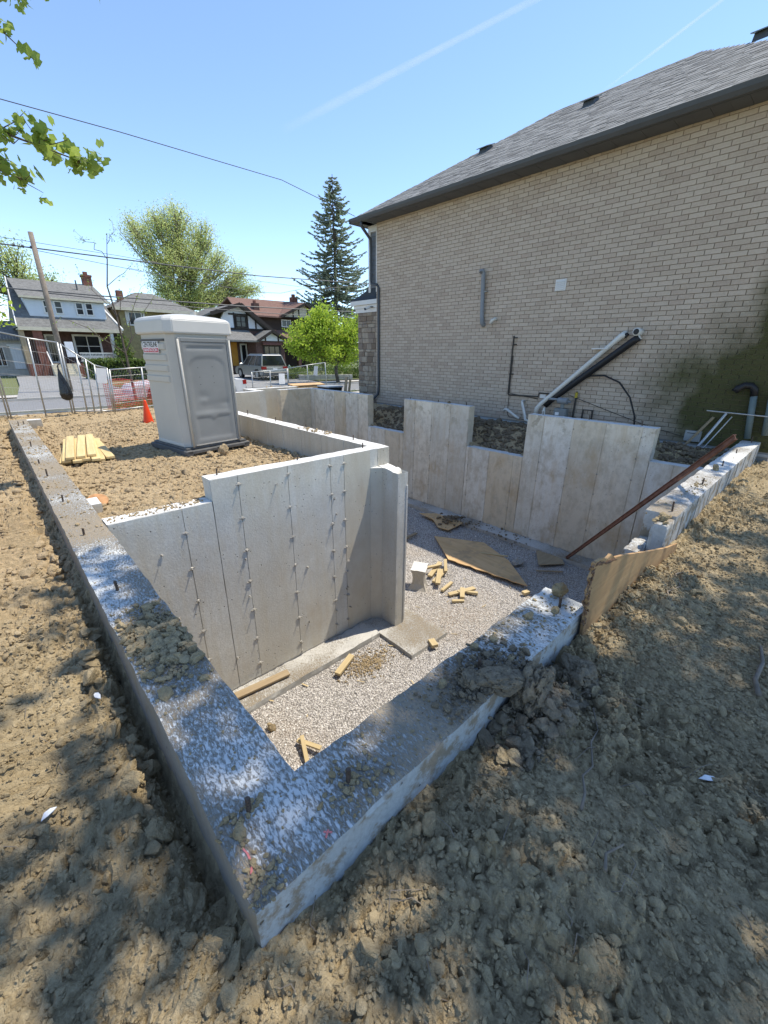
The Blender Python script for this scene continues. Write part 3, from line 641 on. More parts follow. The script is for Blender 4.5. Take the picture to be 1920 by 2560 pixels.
heap('soil_heap', 'heap of broken brown soil lying across the top of the left wall', *a, clip=(.012, .296, .9, 2.1, .0))
n = 520; x = rng.normal(1.27, .13, n); y = rng.normal(.07, .09, n); s = .003+.020*rng.random(n)**4
heap('soil_heap', 'crumbled grey clay spread over the top of the near wall', np.stack([x, np.clip(y, .0, .3), .004+.02*rng.random(n)], 1), s, 'clay', (.8, 1.8, .008, .296, .0))
n = 420; x = rng.normal(1.42, .17, n); y = rng.uniform(-.26, -.02, n); s = .006+.045*rng.random(n)**5
heap('soil_heap', 'broken clay slumped against the outside of the near wall', np.stack([x, y, ground_z(x, y)+.01+.06*rng.random(n)*np.exp(-((x-1.4)/.15)**2)], 1), s, 'clay')
def clay_lump(label, p, r, seed, rot):
    v, f = ico(5); d = 1+.42*fbm(v[:, 0]*1.2, v[:, 1]*1.2, 1.0, 3, seed, z=v[:, 2]*1.2)
    cr = fbm(v[:, 0]*2.2+5, v[:, 1]*2.2, 1.0, 4, seed+9, z=v[:, 2]*2.2); d = d-.16*np.exp(-(cr/.07)**2)+.10*fbm(v[:, 0]*5, v[:, 1]*5, 1.0, 5, seed+21, z=v[:, 2]*5, gain=.65)
    o = obj('clay_lump', tri_mesh('clay_lump', v*d[:, None]*np.array(r), f), M['clay']); o.location = p; o.rotation_euler = rot; props(o, label, 'clay lump')
clay_lump('big dark clay lump hanging down the outer face of the near wall', (1.44, -.075, -.10), (.17, .085, .15), 41, (.1, .1, .1))
clay_lump('dark clay lump lying over the outer edge of the near wall top', (1.28, .02, .02), (.13, .075, .05), 52, (.05, .1, -.5))
clay_lump('smaller clay lump on the near wall top beside the overhanging one', (1.17, .12, .02), (.07, .05, .035), 63, (0, .2, .4))
clay_lump('rough clay lump on the ground right of the overhanging clay', (1.80, -.16, -.16), (.13, .10, .085), 74, (.2, 0, .7))
def one_clod(label, p, s, k, m='clod', scl=(1, .9, .75), group=None):
    vs, f = CL3; me = tri_mesh('soil_clod', vs[k % len(vs)]*s, f); o = obj('soil_clod', me, M[m]); o.location = p; o.rotation_euler = (k, k*1.7, k*.6); o.scale = scl
    return props(o, label, 'soil clod', group)
one_clod('round brown soil clod in front of the portable toilet door', (2.62, 6.42, -.13), .105, 1)
one_clod('smaller brown soil clod left of the round one by the toilet door', (2.36, 6.40, -.165), .075, 2)
one_clod('brown soil clod lying alone on the pale right hand wall', (6.95, .2, .028), .055, 3)
one_clod('small dark soil clod at the end of the pale wall', (4.33, .13, .01), .045, 4)
one_clod('grey clod resting at the end of the near wall beside the plywood', (2.24, .19, .03), .06, 5)
one_clod('small clod on the white wall top left of the last dowel', (1.86, .20, .018), .028, 6)
one_clod('clod pressed beside the last dowel of the near wall', (2.03, .12, .015), .028, 7)
one_clod('rounded clod beside the dowel at the near corner', (.06, .23, .015), .026, 8)
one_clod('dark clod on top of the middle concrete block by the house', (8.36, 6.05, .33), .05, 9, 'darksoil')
one_clod('brown clod lying alone on the basement gravel', (1.28, 2.72, -2.555), .055, 10)
one_clod('clod standing in the gap beside the left wall corner', (-.12, .62, -.25), .055, 11, scl=(.8, 1.2, 1.0))
for k, (x, y) in enumerate(((1.45, .07), (1.52, .22), (1.38, .25), (1.05, .2))): one_clod(('brown clod on the near wall nearest its outer edge', 'brown clod in the middle of the near wall right of the heap', 'brown clod on the inner edge of the near wall', 'brown clod on the near wall left of the clay heap')[k], (x, y, .012), .024, 12+k, group='clods on the near wall top')
n = 420; x = rng.normal(2.85, .20, n); y = rng.normal(2.82, .10, n); s = .004+.014*rng.random(n)**2
heap('mud_patch', 'brown muddy patch on the gravel below the main wall footing', np.stack([x, y, gravel_z(x, y)+.012], 1), s)
n = 260; ch = MB()
for k in range(70):
    x, y = random.uniform(.5, 6.5), random.uniform(.5, 3.3); z = float(gravel_z(np.array([x]), np.array([y]))[0])+.018; a = random.uniform(0, 3.14); l = random.uniform(.015, .06)
    ch.bar((x-l*math.cos(a), y-l*math.sin(a), z), (x+l*math.cos(a), y+l*math.sin(a), z+random.uniform(-.005, .012)), random.uniform(.006, .018), .004)
props(ch.obj('wood_chips', M['scrap']), 'small wood chips strewn over the gravel floor', 'wood chips', kind='stuff')
rh = MB()
for k in range(120):
    x = random.uniform(-1.3, 3.8); y = random.uniform(-1.35, -.08) if x > -.1 else random.uniform(-1.2, 2.5); z = float(ground_z(np.array([x]), np.array([y]))[0]); a = random.uniform(0, 6.28); l = random.uniform(.04, .16); b = a+random.uniform(-1, 1)
    rh.tube([(x, y, z-.01), (x+l*.4*math.cos(a), y+l*.4*math.sin(a), z+random.uniform(.008, .03)), (x+l*.8*math.cos(b), y+l*.8*math.sin(b), z+random.uniform(.0, .03)), (x+l*math.cos(b), y+l*math.sin(b), z+random.uniform(-.01, .02))], [.0022, .0018, .0014, .0008], 4)
props(rh.obj('root_hairs', M['barkl']), 'fine roots and dry stems poking out of the dug soil', 'roots', kind='stuff')
# litter
for k, (lab, p, l) in enumerate((('white curved wood sliver lying on the shaded soil', (1.62, -.78), .045), ('white scrap of plastic on the soil at the left', (-.42, .95), .03), ('white torn label lying beside the left wall', (-.16, 1.5), .035))):
    x, y = p; z = float(ground_z(np.array([x]), np.array([y]))[0])+.02
    o = MB().add([(-l, -.006, 0), (-.3*l, -.013, .008), (.4*l, -.011, .01), (l, 0, .004), (.4*l, .011, .008), (-.3*l, .013, .006)], [(0, 1, 2, 3, 4, 5)]).add([(-l, -.006, -.003), (-.3*l, -.013, .005), (.4*l, -.011, .007), (l, 0, .001), (.4*l, .011, .005), (-.3*l, .013, .003)], [(5, 4, 3, 2, 1, 0)]).obj('litter_scrap', M['paper'])
    o.location = (x, y, z); o.rotation_euler = (.1, .1, k*1.3-.9); props(o, lab, 'litter')
def root(lab, pts, r):
    P3 = [(x, y, float(ground_z(np.array([x]), np.array([y]))[0])+.02+r) for x, y in pts]
    props(MB().tube(P3, [r*(1-.6*i/len(P3)) for i in range(len(P3))], 6).obj('root', M['barkl'], smooth=True), lab, 'root')
root('long thin pale root lying on the soil near the clay heap', [(1.05, -.48), (1.14, -.46), (1.22, -.42), (1.30, -.43), (1.40, -.38), (1.52, -.37), (1.64, -.30)], .006)
root('straight brown stick on the soil at the right edge', [(2.35, -.85), (2.5, -.82), (2.7, -.83), (2.9, -.8)], .014)
root('thin root curling below the plywood sheet', [(2.9, -.32), (3.1, -.24), (3.3, -.28), (3.5, -.2), (3.7, -.22)], .007)
root('short twig on the soil under the near wall', [(.88, -.62), (.96, -.60), (1.04, -.63)], .006)

# ================================================================== LOOSE THINGS ROUND THE EXCAVATION
def slab_poly(name, poly, d, m, parent=None):
    return MB().prism(poly, d).obj(name, m, parent)
# plywood sheet holding the soil in the wall opening
ply = thing('plywood_sheet', 'weathered tan plywood sheet standing in the wall opening with a broken left edge', 'plywood', (2.1, -.03, -.2))
top = [(2.07, .385), (2.2, .372), (2.28, .34), (2.34, .35), (2.42, .30), (2.6, .255), (3.2, .08), (3.87, -.106), (4.3, -.20)]
edge = [(2.13, -1.2), (2.13, -.3), (2.118, -.08), (2.10, .10), (2.06, .20), (2.085, .24), (2.05, .29), (2.08, .33)]
pp = edge+top+[(4.3, -1.2)]
MB().prism([(x, -.034, z) for x, z in pp], (0, .018, 0)).obj('panel', M['ply'], ply)
sp = MB()
for k in range(34):
    z = -.05+k*.0125; x = 2.10-.04*math.exp(-((z-.25)/.1)**2)+random.uniform(-.02, .02)
    sp.bar((x+.03, -.036+random.uniform(0, .02), z), (x-random.uniform(0, .035), -.036+random.uniform(-.012, .03), z+random.uniform(-.02, .02)), .006, .012)
for k in range(12): sp.bar((2.06+k*.03, -.03+random.uniform(-.01, .01), .36-.006*k), (2.09+k*.03, -.03+random.uniform(-.03, .02), .385-.008*k), .012, .007)
sp.obj('splintered_edge', M['plyedge'], ply)['kind'] = 'stuff'
# rusty steel beam leaning from the gravel to the wall top
a, b = Vector((7.93, 2.34, -2.56)), Vector((5.35, -.09, .70)); d = (b-a).normalized()
beam = thing('steel_beam', 'rusty brown steel beam leaning from the basement floor onto the pale wall', 'steel beam', a)
sd = d.cross(Vector((0, 0, 1))).normalized(); up = sd.cross(d).normalized()
MB().bar(a, b, .008, .045, up).obj('web', M['rustbeam'], beam)
for s in (-1, 1): MB().bar(a+up*s*.026, b+up*s*.026, .034, .008, up).obj('flange', M['rustbeam'], beam)
# plywood and rubble on the gravel
GZ = -2.575
def flat_board(name, label, cat, pts, z, th, m, tilt=None):
    n = len(pts); zz = [z+(tilt(x, y) if tilt else 0) for x, y in pts]
    o = MB().prism([(x-pts[0][0], y-pts[0][1], q-z) for (x, y), q in zip(pts, zz)], (0, 0, th)).obj(name, m); o.location = (pts[0][0], pts[0][1], z); return props(o, label, cat)
jag = [(6.0+t*.27+.02*math.sin(k*2.1), 3.94-t*1.62+.025*math.sin(k*3.7)) for k, t in enumerate(np.linspace(0, 1, 14))]
flat_board('plywood_sheet', 'large tan plywood sheet with ragged edge lying flat on the gravel', 'plywood', [(6.73, 4.94)]+[(6.35, 4.40)]+jag+[(6.95, 3.10), (7.30, 3.95)], GZ+.02, .016, M['plyflat'], lambda x, y: .05*(6.6-x) if x < 6.4 else .0)
flat_board('plywood_sheet', 'square brown plywood offcut lying by the foot of the beam', 'plywood', [(7.80, 2.93), (8.12, 2.66), (7.93, 2.44), (7.66, 2.23), (7.22, 2.57), (7.45, 2.72)], GZ+.03, .014, M['oldwood'])
flat_board('plywood_sheet', 'dirty plywood piece under a heap of soil by the right wall', 'plywood', [(7.52, 6.15), (8.0, 5.65), (8.16, 4.95), (7.2, 4.9), (7.16, 5.2), (7.45, 5.6)], GZ+.05, .014, M['plyflat'])
n = 90; x = rng.normal(7.72, .18, n); y = rng.normal(5.15, .22, n); s = .012+.04*rng.random(n)**2
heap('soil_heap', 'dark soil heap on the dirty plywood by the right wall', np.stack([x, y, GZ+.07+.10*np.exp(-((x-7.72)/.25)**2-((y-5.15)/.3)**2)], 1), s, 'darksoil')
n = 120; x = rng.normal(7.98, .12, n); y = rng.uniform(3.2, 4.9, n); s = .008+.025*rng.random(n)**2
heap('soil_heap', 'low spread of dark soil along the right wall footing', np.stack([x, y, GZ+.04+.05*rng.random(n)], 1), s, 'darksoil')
# broken concrete block
bm = bmesh.new(); bmesh.ops.create_cube(bm, size=1)
bmesh.ops.subdivide_edges(bm, edges=bm.edges[:], cuts=3, use_grid_fill=True)
for v in bm.verts:
    z = v.co.z+.5; k = 1-.22*math.sin(z*math.pi)+(.28 if z < .2 else 0)*(1 if v.co.x < 0 else .2)
    v.co.x *= .26*k; v.co.y *= .27*k; v.co.z = (z*.42)+(.03*v.co.x/.13 if z > .9 else 0)
    v.co += Vector((random.uniform(-.012, .012), random.uniform(-.012, .012), random.uniform(-.008, .008)))
me = bpy.data.meshes.new('concrete_block'); bm.to_mesh(me); bm.free()
o = obj('concrete_block', me, concrete('block_concrete', (.48, .45, .40), (.42, .37, .29), top=(.68, .66, .62), seed=9.)); o.location = (4.86, 3.72, -2.61); o.rotation_euler = (0, .06, .5); props(o, 'broken concrete block standing on the gravel beside the wood offcuts', 'concrete block')
me = tri_mesh('concrete_lump', CL2[0][3]*.17, CL2[1]); o = obj('concrete_lump', me, M['footing']); o.location = (7.0, 2.93, -2.55); o.scale = (1, .8, .5); props(o, 'pale broken lump of concrete near the brown plywood square', 'concrete lump')
def stick(label, a, b, w, h, m='scrap', group=None, name='wood_offcut'):
    a, b = Vector(a), Vector(b); L_ = (b-a).length; d = (b-a).normalized()
    o = MB().box(-L_/2, L_/2, -w/2, w/2, -h/2, h/2).obj(name, M[m], bevel=.003); o.location = (a+b)/2
    o.rotation_euler = d.to_track_quat('X', 'Z').to_euler(); return props(o, label, 'wood offcut', group)
k = 0
for (ax, ay, bx, by, z, w, h) in ((5.10, 3.55, 5.65, 3.72, .05, .09, .04), (5.05, 3.42, 5.5, 3.75, .09, .09, .04), (5.2, 3.75, 5.75, 3.95, .05, .09, .04), (5.0, 3.28, 5.35, 3.33, .03, .06, .04), (5.25, 3.95, 5.6, 3.8, .12, .06, .04), (5.5, 3.6, 5.85, 3.9, .1, .06, .04),
                                  (5.0, 3.12, 5.3, 2.98, .02, .09, .04), (5.15, 3.02, 5.5, 2.92, .05, .09, .04), (5.05, 2.86, 5.3, 3.05, .06, .08, .04), (4.88, 2.95, 5.05, 2.82, .02, .06, .04), (5.3, 2.95, 5.4, 2.78, .03, .06, .04)):
    stick('short pale softwood offcut in the loose heap beside the concrete block', (ax, ay, GZ+z), (bx, by, GZ+z+random.uniform(-.01, .03)), w, h, group='wood offcuts heaped on the gravel'); k += 1
stick('grey wood strip lying alone behind the corner pillar', (5.95, 5.3, GZ+.03), (6.55, 5.35, GZ+.03), .07, .03, 'oldwood')
stick('split pale wood wedge lying on the gravel before the main wall', (2.33, 2.87, GZ+.04), (2.70, 3.02, GZ+.05), .085, .04)
stick('small squared wood block on the gravel near the corner pillar', (3.73, 2.35, GZ+.045), (3.79, 2.49, GZ+.045), .10, .05)
stick('long weathered plank lying along the main wall footing', (.75, 3.40, GZ+.10), (1.84, 3.28, GZ+.10), .11, .03, 'oldwood', name='plank')
stick('short stick crossing another behind the near corner', (1.33, 2.05, GZ+.03), (1.44, 2.33, GZ+.10), .045, .025)
stick('second short stick leaning under the first behind the near corner', (1.52, 2.08, GZ+.07), (1.40, 2.36, GZ+.04), .05, .025)
stick('small wood block by the plywood tip near the wall end', (6.02, 2.24, GZ+.03), (6.15, 2.2, GZ+.03), .08, .05)
stick('thin pale lath lying beyond the large plywood sheet', (6.78, 3.68, GZ+.05), (7.06, 3.18, GZ+.06), .035, .02)
stick('thin pink marked stake under the brown plywood square', (7.0, 2.5, GZ+.02), (7.35, 2.12, GZ+.02), .03, .02, 'oldwood')
stick('small yellow offcut on the gravel left of the block', (4.62, 3.9, GZ+.02), (4.75, 4.05, GZ+.02), .05, .03)
# stacked lumber on the backfill
def plank(label, a, b, w, h, group): return stick(label, a, b, w, h, 'lumber', group, 'lumber_plank')
lz = -.19
for r_, z, xs in ((0, .03, (-.27, -.16, -.05, .07, .2)), (1, .075, (-.24, -.12, 0, .12)), (2, .12, (-.19, -.05, .1))):
    for i, xo in enumerate(xs):
        q = random.uniform(-.03, .03); l0 = random.uniform(-.08, .08)+(-.12 if r_ == 1 else 0)
        plank('%s pale yellow plank in the %s row of the lumber stack' % (('leftmost', 'second', 'third', 'fourth', 'rightmost')[i] if i < len(xs)-1 else 'rightmost', ('bottom', 'middle', 'top')[r_]), (.68+xo, 7.15+l0, lz+z), (.96+xo+q, 9.15+l0*.5, lz+z+random.uniform(0, .01)), .115, .038, 'lumber stacked on the backfill')
plank('single plank slipped off the right side of the lumber stack', (1.02, 7.1, lz+.05), (1.14, 9.0, lz+.02), .12, .038, 'lumber stacked on the backfill')
# clay disc by the wall
o = MB().tube([(0, 0, 0), (0, 0, .02)], [.10, .10], 24).obj('drain_cap', plain('orange_clay', (.45, .24, .11), .8, 0, .25, 20)); o.location = (.43, 4.72, -.12); o.rotation_euler = (.5, .1, 0); props(o, 'round orange drain cap in the soil beside the left wall', 'drain cap')

# portable toilet
pt = thing('portable_toilet', 'grey plastic portable toilet with white roof on the backfilled soil', 'portable toilet', (2.56, 7.36, -.215), R(9))
W2, D2, HZ = .565, .565, 2.06
sk = MB()
for x in (-.56, 0, .56): sk.box(x-.06, x+.06, -.66, .66, 0, .10)
sk.box(-.63, .63, -.66, -.56, .03, .095); sk.box(-.63, .63, .56, .66, .03, .095)
sk.obj('skid', M['skid'], pt, True, bevel=.012)
MB().box(-.59, .59, -.60, .60, .10, .135).obj('floor_pan', M['skid'], pt, True, bevel=.008)
def oct_loop(w, d, c, z): return [(-w+c, -d, z), (w-c, -d, z), (w, -d+c, z), (w, d-c, z), (w-c, d, z), (-w+c, d, z), (-w, d-c, z), (-w, -d+c, z)]
def loft(mb, loops):
    n = len(loops[0]); vs = [p for l in loops for p in l]; fs = [tuple(range(n))[::-1], tuple((len(loops)-1)*n+k for k in range(n))]
    for i in range(len(loops)-1): fs += [(i*n+k, i*n+(k+1) % n, (i+1)*n+(k+1) % n, (i+1)*n+k) for k in range(n)]
    return mb.add(vs, fs)
loft(MB(), [oct_loop(W2, D2, .10, .135), oct_loop(W2, D2, .10, .16), oct_loop(W2-.012, D2-.01, .10, .20), oct_loop(W2-.02, D2-.02, .10, HZ)]).obj('cabin', M['plastic'], pt, True, bevel=.012, seg=2)
rf = loft(MB(), [oct_loop(W2+.02, D2+.02, .10, HZ-.10), oct_loop(W2+.035, D2+.035, .10, HZ-.085), oct_loop(W2+.03, D2+.03, .10, HZ+.10), oct_loop(W2-.0, D2-.0, .11, HZ+.145), oct_loop(W2-.10, D2-.10, .12, HZ+.175), oct_loop(W2-.36, D2-.36, .10, HZ+.215)]).obj('roof', M['plastic_w'], pt, True, bevel=.012, seg=2)
MB().tube([(.38, .30, HZ+.1), (.38, .30, HZ+.30)], [.055, .05], 14).obj('vent_stack', M['plastic'], rf, True)
rib = MB()
for z in (1.30, 1.48, 1.66, 1.80): pass
for k, z in enumerate((1.20, 1.37, 1.54, 1.71)):
    h = .115
    MB().prism([(-W2-.012, -.33, z), (-W2-.012, .40, z), (-W2+.03, .44, z-.02), (-W2+.03, -.37, z-.02)], (0, 0, 0.0)) if False else None
    o = loft(MB(), [[(-W2+.03, -.38, z), (-W2+.03, .46, z), (-W2+.03, .46, z+h), (-W2+.03, -.38, z+h)], [(-W2-.004, -.36, z+.012), (-W2-.004, .44, z+.012), (-W2-.004, .44, z+h-.012), (-W2-.004, -.36, z+h-.012)]]).obj('side_rib', M['plastic'], pt, True, bevel=.006, seg=2)
loft(MB(), [[(-W2+.03, -.38, 1.845), (-W2+.03, .46, 1.845), (-W2+.03, .46, 1.885), (-W2+.03, -.38, 1.885)], [(-W2-.002, -.36, 1.85), (-W2-.002, .44, 1.85), (-W2-.002, .44, 1.88), (-W2-.002, -.36, 1.88)]]).obj('side_vent', M['skid'], pt, True)
# door on the front face (-Y)
yf = -D2-.034
fr = MB(); fr.box(-.45, -.405, yf-.012, yf+.034, .15, 1.90); fr.box(.405, .45, yf-.012, yf+.034, .15, 1.90); fr.box(-.4045, .4045, yf-.010, yf+.05, 1.84, 1.90)
fr.obj('door_frame', M['plastic_d'], pt, True, bevel=.005)
for x in (-.455, .455): MB().tube([(x, yf-.015, .14), (x, yf-.013, 1.88)], .017, 10).obj('door_post', M['plastic'], pt, True, smooth=True)
# dented door skin
nx_, nz_ = 26, 60; Vd, Fd = [], []
for i in range(nx_+1):
    for j in range(nz_+1):
        x = -.40+.80*i/nx_; z = .18+1.655*j/nz_; u = (z-.18)/1.655
        inset = sstep(.06, .10, .40-abs(x))*(sstep(.30, .34, u)*sstep(.88-.10*(abs(x)/.34)**4, .84-.10*(abs(x)/.34)**4, u) + sstep(.035, .06, u)*sstep(.285-.03*math.exp(-(x/.05)**2), .26-.03*math.exp(-(x/.05)**2), u))
        slot = sstep(.05, .08, .40-abs(x))*sstep(.93, .94, u)*sstep(.965, .955, u)
        dent = .010*math.exp(-((x+.02)/.17)**2-((u-.38)/.055)**2)+.014*math.exp(-((x+.16)/.1)**2-((u-.47)/.05)**2)-.016*math.exp(-((x+.14)/.07)**2-((u-.435)/.03)**2)+.012*math.exp(-((x-.26)/.1)**2-((u-.40)/.03)**2)
        Vd.append((x, yf-.004+.011*inset+.014*slot+dent*inset*.8+.002*float(fbm(np.array([x]), np.array([z]), .3, 2, 5)[0]), z))
for i in range(nx_):
    for j in range(nz_): a = i*(nz_+1)+j; Fd.append((a, a+nz_+1, a+nz_+2, a+1))
door = obj('door', tri_mesh('door', Vd, Fd, k=4), M['plastic_d'], pt, True, smooth=True)
for x in (-.16, .10, -.16, .10, -.16, .10, -.06, .0, .30): pass
for x, z in ((-.17, 1.44), (.09, 1.45), (-.16, 1.29), (.09, 1.30), (-.16, 1.17), (.09, 1.19), (.05, 1.58), (-.12, .90), (.31, .66), (-.06, .64)):
    MB().tube([(x, yf+.018, z), (x, yf+.006, z)], .007, 8).obj('rivet', M['iron'], door, True)
MB().box(-.40, .40, yf-.013, yf-.004, .155, .175).obj('door_sill', M['plastic'], pt, True)
# company sign on the side
sg = MB().box(-W2-.008, -W2-.003, -.18, .38, 1.665, 1.845).obj('sign', M['paper'], pt, True)
MB().box(-W2-.0085, -W2-.0081, -.17, .365, 1.675, 1.745).obj('sign_band', plain('sign_red', (.50, .01, .04), .5), sg, True)
def text(body, size, loc, m, parent, ext=.0008):
    cu = bpy.data.curves.new('t', 'FONT'); cu.body = body; cu.size = size; cu.extrude = ext; cu.align_x = 'CENTER'; cu.align_y = 'CENTER'; cu.offset = size*.022
    to = bpy.data.objects.new('t', cu); COL.objects.link(to); dg = bpy.context.evaluated_depsgraph_get(); me = bpy.data.meshes.new_from_object(to.evaluated_get(dg)); bpy.data.objects.remove(to)
    o = obj('lettering', me, m, parent, True); o.location = loc; o.rotation_euler = (R(90), 0, R(-90)); return o
o = text('CENTRELINE', .105, (-W2-.009, .10, 1.795), M['black'], sg); o.scale = (.86, 1, 1)
o = text('SANITATION', .070, (-W2-.0095, .10, 1.710), M['paper'], sg); o.scale = (1.18, 1, 1)

# traffic cone
cn = thing('traffic_cone', 'orange traffic cone on a black base behind the portable toilet', 'traffic cone', (2.62, 11.05, -.255))
MB().tube([(0, 0, .03), (0, 0, .09), (0, 0, .57), (0, 0, .60)], [.125, .114, .032, .026], 20).obj('cone', M['orange'], cn, True, smooth=True)
MB().box(-.18, .18, -.18, .18, 0, .035).obj('base', M['black'], cn, True, bevel=.012)

# temporary mesh fences: each panel is a thing
def fence_panel(label, feet, tops, group, nw=6, extra=None, wires=True):
    f = thing('fence_panel', label, 'fence', feet[0], 0, group)
    for a, b in zip(feet, tops): MB().tube([a, b], .021, 8).obj('post', M['galv'], f, smooth=True)
    MB().tube(list(tops), .019, 8).obj('top_rail', M['galv'], f, smooth=True)
    lo = [Vector(a)+(Vector(b)-Vector(a))*.05 for a, b in zip(feet, tops)]
    MB().tube(lo, .017, 8).obj('bottom_rail', M['galv'], f, smooth=True)
    wm = MB(); n = len(feet)
    for s in range(n-1):
        A0, A1, B0, B1 = Vector(feet[s]), Vector(tops[s]), Vector(feet[s+1]), Vector(tops[s+1]); L_ = (B0-A0).length; m_ = max(2, int(L_/.055))
        for i in range(1, m_): u = i/m_; wm.bar((A0.lerp(B0, u)).lerp(A1.lerp(B1, u), .05), A1.lerp(B1, u), .0028, .0028, (0, 1, 0))
    for k in range(1, nw): wm.tube([Vector(a).lerp(Vector(b), .05+.95*k/nw) for a, b in zip(feet, tops)], .004, 4)
    wm.obj('wire_mesh', M['galv'], f)['kind'] = 'stuff'
    return f
FP = [((-2.3, 14.75, -.33), (-2.28, 14.75, 2.15)), ((.06, 14.72, -.3), (.10, 14.72, 1.98)), ((.88, 14.68, -.3), (.95, 14.68, 1.78)), ((1.50, 14.62, -.3), (1.57, 14.62, 1.68)), ((1.86, 14.56, -.3), (1.93, 14.56, 1.38)), ((2.04, 14.52, -.3), (2.12, 14.52, 1.24)), ((2.21, 14.5, -.3), (2.30, 14.5, 1.08)), ((2.52, 14.48, -.3), (2.60, 14.48, .99))]
fence_panel('galvanised mesh fence panel at the left edge by the sidewalk', [FP[0][0], FP[1][0]], [FP[0][1], FP[1][1]], 'temporary site fence')
fence_panel('galvanised mesh fence panel with a black bag hung on its right post', [(FP[1][0][0]+.06, FP[1][0][1], -.3), FP[2][0], FP[3][0]], [(FP[1][1][0]+.06, 14.72, 1.97), FP[2][1], FP[3][1]], 'temporary site fence')
fence_panel('sloping galvanised mesh fence panel between black bag and orange netting', [(FP[3][0][0]+.06, 14.62, -.3)]+[p[0] for p in FP[4:]], [(FP[3][1][0]+.06, 14.62, 1.65)]+[p[1] for p in FP[4:]], 'temporary site fence')
fence_panel('low galvanised mesh fence panel behind the portable toilet', [(2.58, 14.5, -.3), (3.6, 15.0, -.3), (4.6, 15.5, -.3)], [(2.66, 14.5, .95), (3.66, 15.0, .98), (4.68, 15.5, 1.0)], 'temporary site fence')
fence_panel('mesh fence panel with two pinned notices before the parked car', [(8.55, 17.3, -.36), (9.6, 17.6, -.36), (10.7, 17.9, -.36)], [(8.57, 17.3, .66), (9.62, 17.6, .68), (10.7, 17.9, .74)], 'fence on the boulevard', 4)
fence_panel('mesh fence panel sloping up towards the brick house corner', [(10.76, 17.9, -.36), (11.7, 17.6, -.36), (12.62, 17.35, -.36)], [(10.74, 17.9, .76), (11.65, 17.6, .90), (12.55, 17.35, 1.02)], 'fence on the boulevard', 4)
for lab, x, y, z0, z1, w, r in (('white notice pinned on the fence before the car', 10.28, 17.76, .06, .54, .40, .05), ('small white notice hanging crooked near the fence corner', 12.02, 17.44, .42, .86, .20, .15)):
    o = MB().box(-w/2, w/2, -.012, -.004, -(z1-z0)/2, (z1-z0)/2).obj('notice', M['paper']); o.location = (x, y-.03, (z0+z1)/2); o.rotation_euler = (0, r, .3 if x < 11 else -.28); props(o, lab, 'notice')
o = MB().box(-.13, .13, -.012, -.004, -.2, .22).obj('notice', M['paper']); o.location = (2.42, 14.46, .78); o.rotation_euler = (0, .12, 0); props(o, 'white plastic notice on the low end of the sloping fence panel', 'notice')
# black bag
v, f = ico(4); u = (v[:, 2]+1)/2; pr = np.interp(u, [0, .06, .2, .4, .7, .9, 1], [.3, .85, 1.0, .82, .42, .16, .05])
rr = np.hypot(v[:, 0], v[:, 1])+1e-6; th = np.arctan2(v[:, 1], v[:, 0]); fold = 1+.10*np.sin(th*7+u*3)*u+.12*fbm(np.cos(th)*2, np.sin(th)*2, .8, 3, 5, z=u*2)
q = np.stack([np.cos(th)*pr*fold*.155+.05*(1-u), np.sin(th)*pr*fold*.10, u*.92], 1)
bag = thing('garbage_bag', 'black plastic garbage bag tied to the fence post', 'garbage bag', (1.42, 14.50, .13))
obj('bag', tri_mesh('bag', q, f), plain('black_plastic', (.010, .010, .011), .25, 0, .2, 3, .01, 9, .5), bag, True, smooth=True)
MB().tube([(0, 0, .90), (.02, 0, .97), (.09, .06, 1.0)], [.03, .016, .01], 8).obj('knot', M['black'], bag, True)
# orange safety netting with a white car behind it
net = MB(); zz = [-.22+.055*k for k in range(17)]; xs_ = np.linspace(2.45, 4.9, 46)
for z in zz: net.tube([(x, 14.72+.36*max(0, x-2.6)+.03*math.sin(x*6+z*3), z*(1-.12*math.sin(x*2.2)**2)) for x in xs_[::3]], .007, 4)
for x in xs_: net.tube([(x, 14.72+.36*max(0, x-2.6)+.03*math.sin(x*6+z*3), z*(1-.12*math.sin(x*2.2)**2)) for z in zz[::4]], .006, 4)
nt_ = thing('safety_netting', 'red orange plastic safety netting on the fence behind the toilet', 'safety netting', (2.45, 14.7, -.25)); net.obj('netting', plain('red_netting', (.52, .035, .035), .5), nt_)['kind'] = 'stuff'
n = 900; xs2 = rng.uniform(2.9, 5.2, n); ys2 = rng.uniform(15.6, 16.8, n)
def grass_tuft(name, label, x, y, z, h, m, parent=None):
    n = len(x); a = rng.uniform(0, 6.28, n); hh = h*(.5+rng.random(n)); w = .012
    dx, dy = np.cos(a), np.sin(a); lean = rng.normal(0, .35, (n, 2))*hh[:, None]
    p0 = np.stack([x-dx*w, y-dy*w, np.full(n, z)], 1); p1 = np.stack([x+dx*w, y+dy*w, np.full(n, z)], 1); p2 = np.stack([x+lean[:, 0], y+lean[:, 1], z+hh], 1)
    V = np.stack([p0, p1, p2], 1).reshape(-1, 3); o = obj(name, tri_mesh(name, V, np.arange(3*n).reshape(-1, 3), rng.random(n)), M[m], parent)
    if parent is None: props(o, label, 'grass', kind='stuff')
    return o
grass_tuft('grass_tufts', 'yellow green grass tufts on the boulevard behind the netting', xs2, ys2, -.40, .28, 'lf_garden')
n = 700; grass_tuft('grass_tufts', 'low grass along the sidewalk beyond the foundation', rng.uniform(8.5, 14, n), rng.uniform(16.35, 16.8, n), -.40, .10, 'lf_garden')

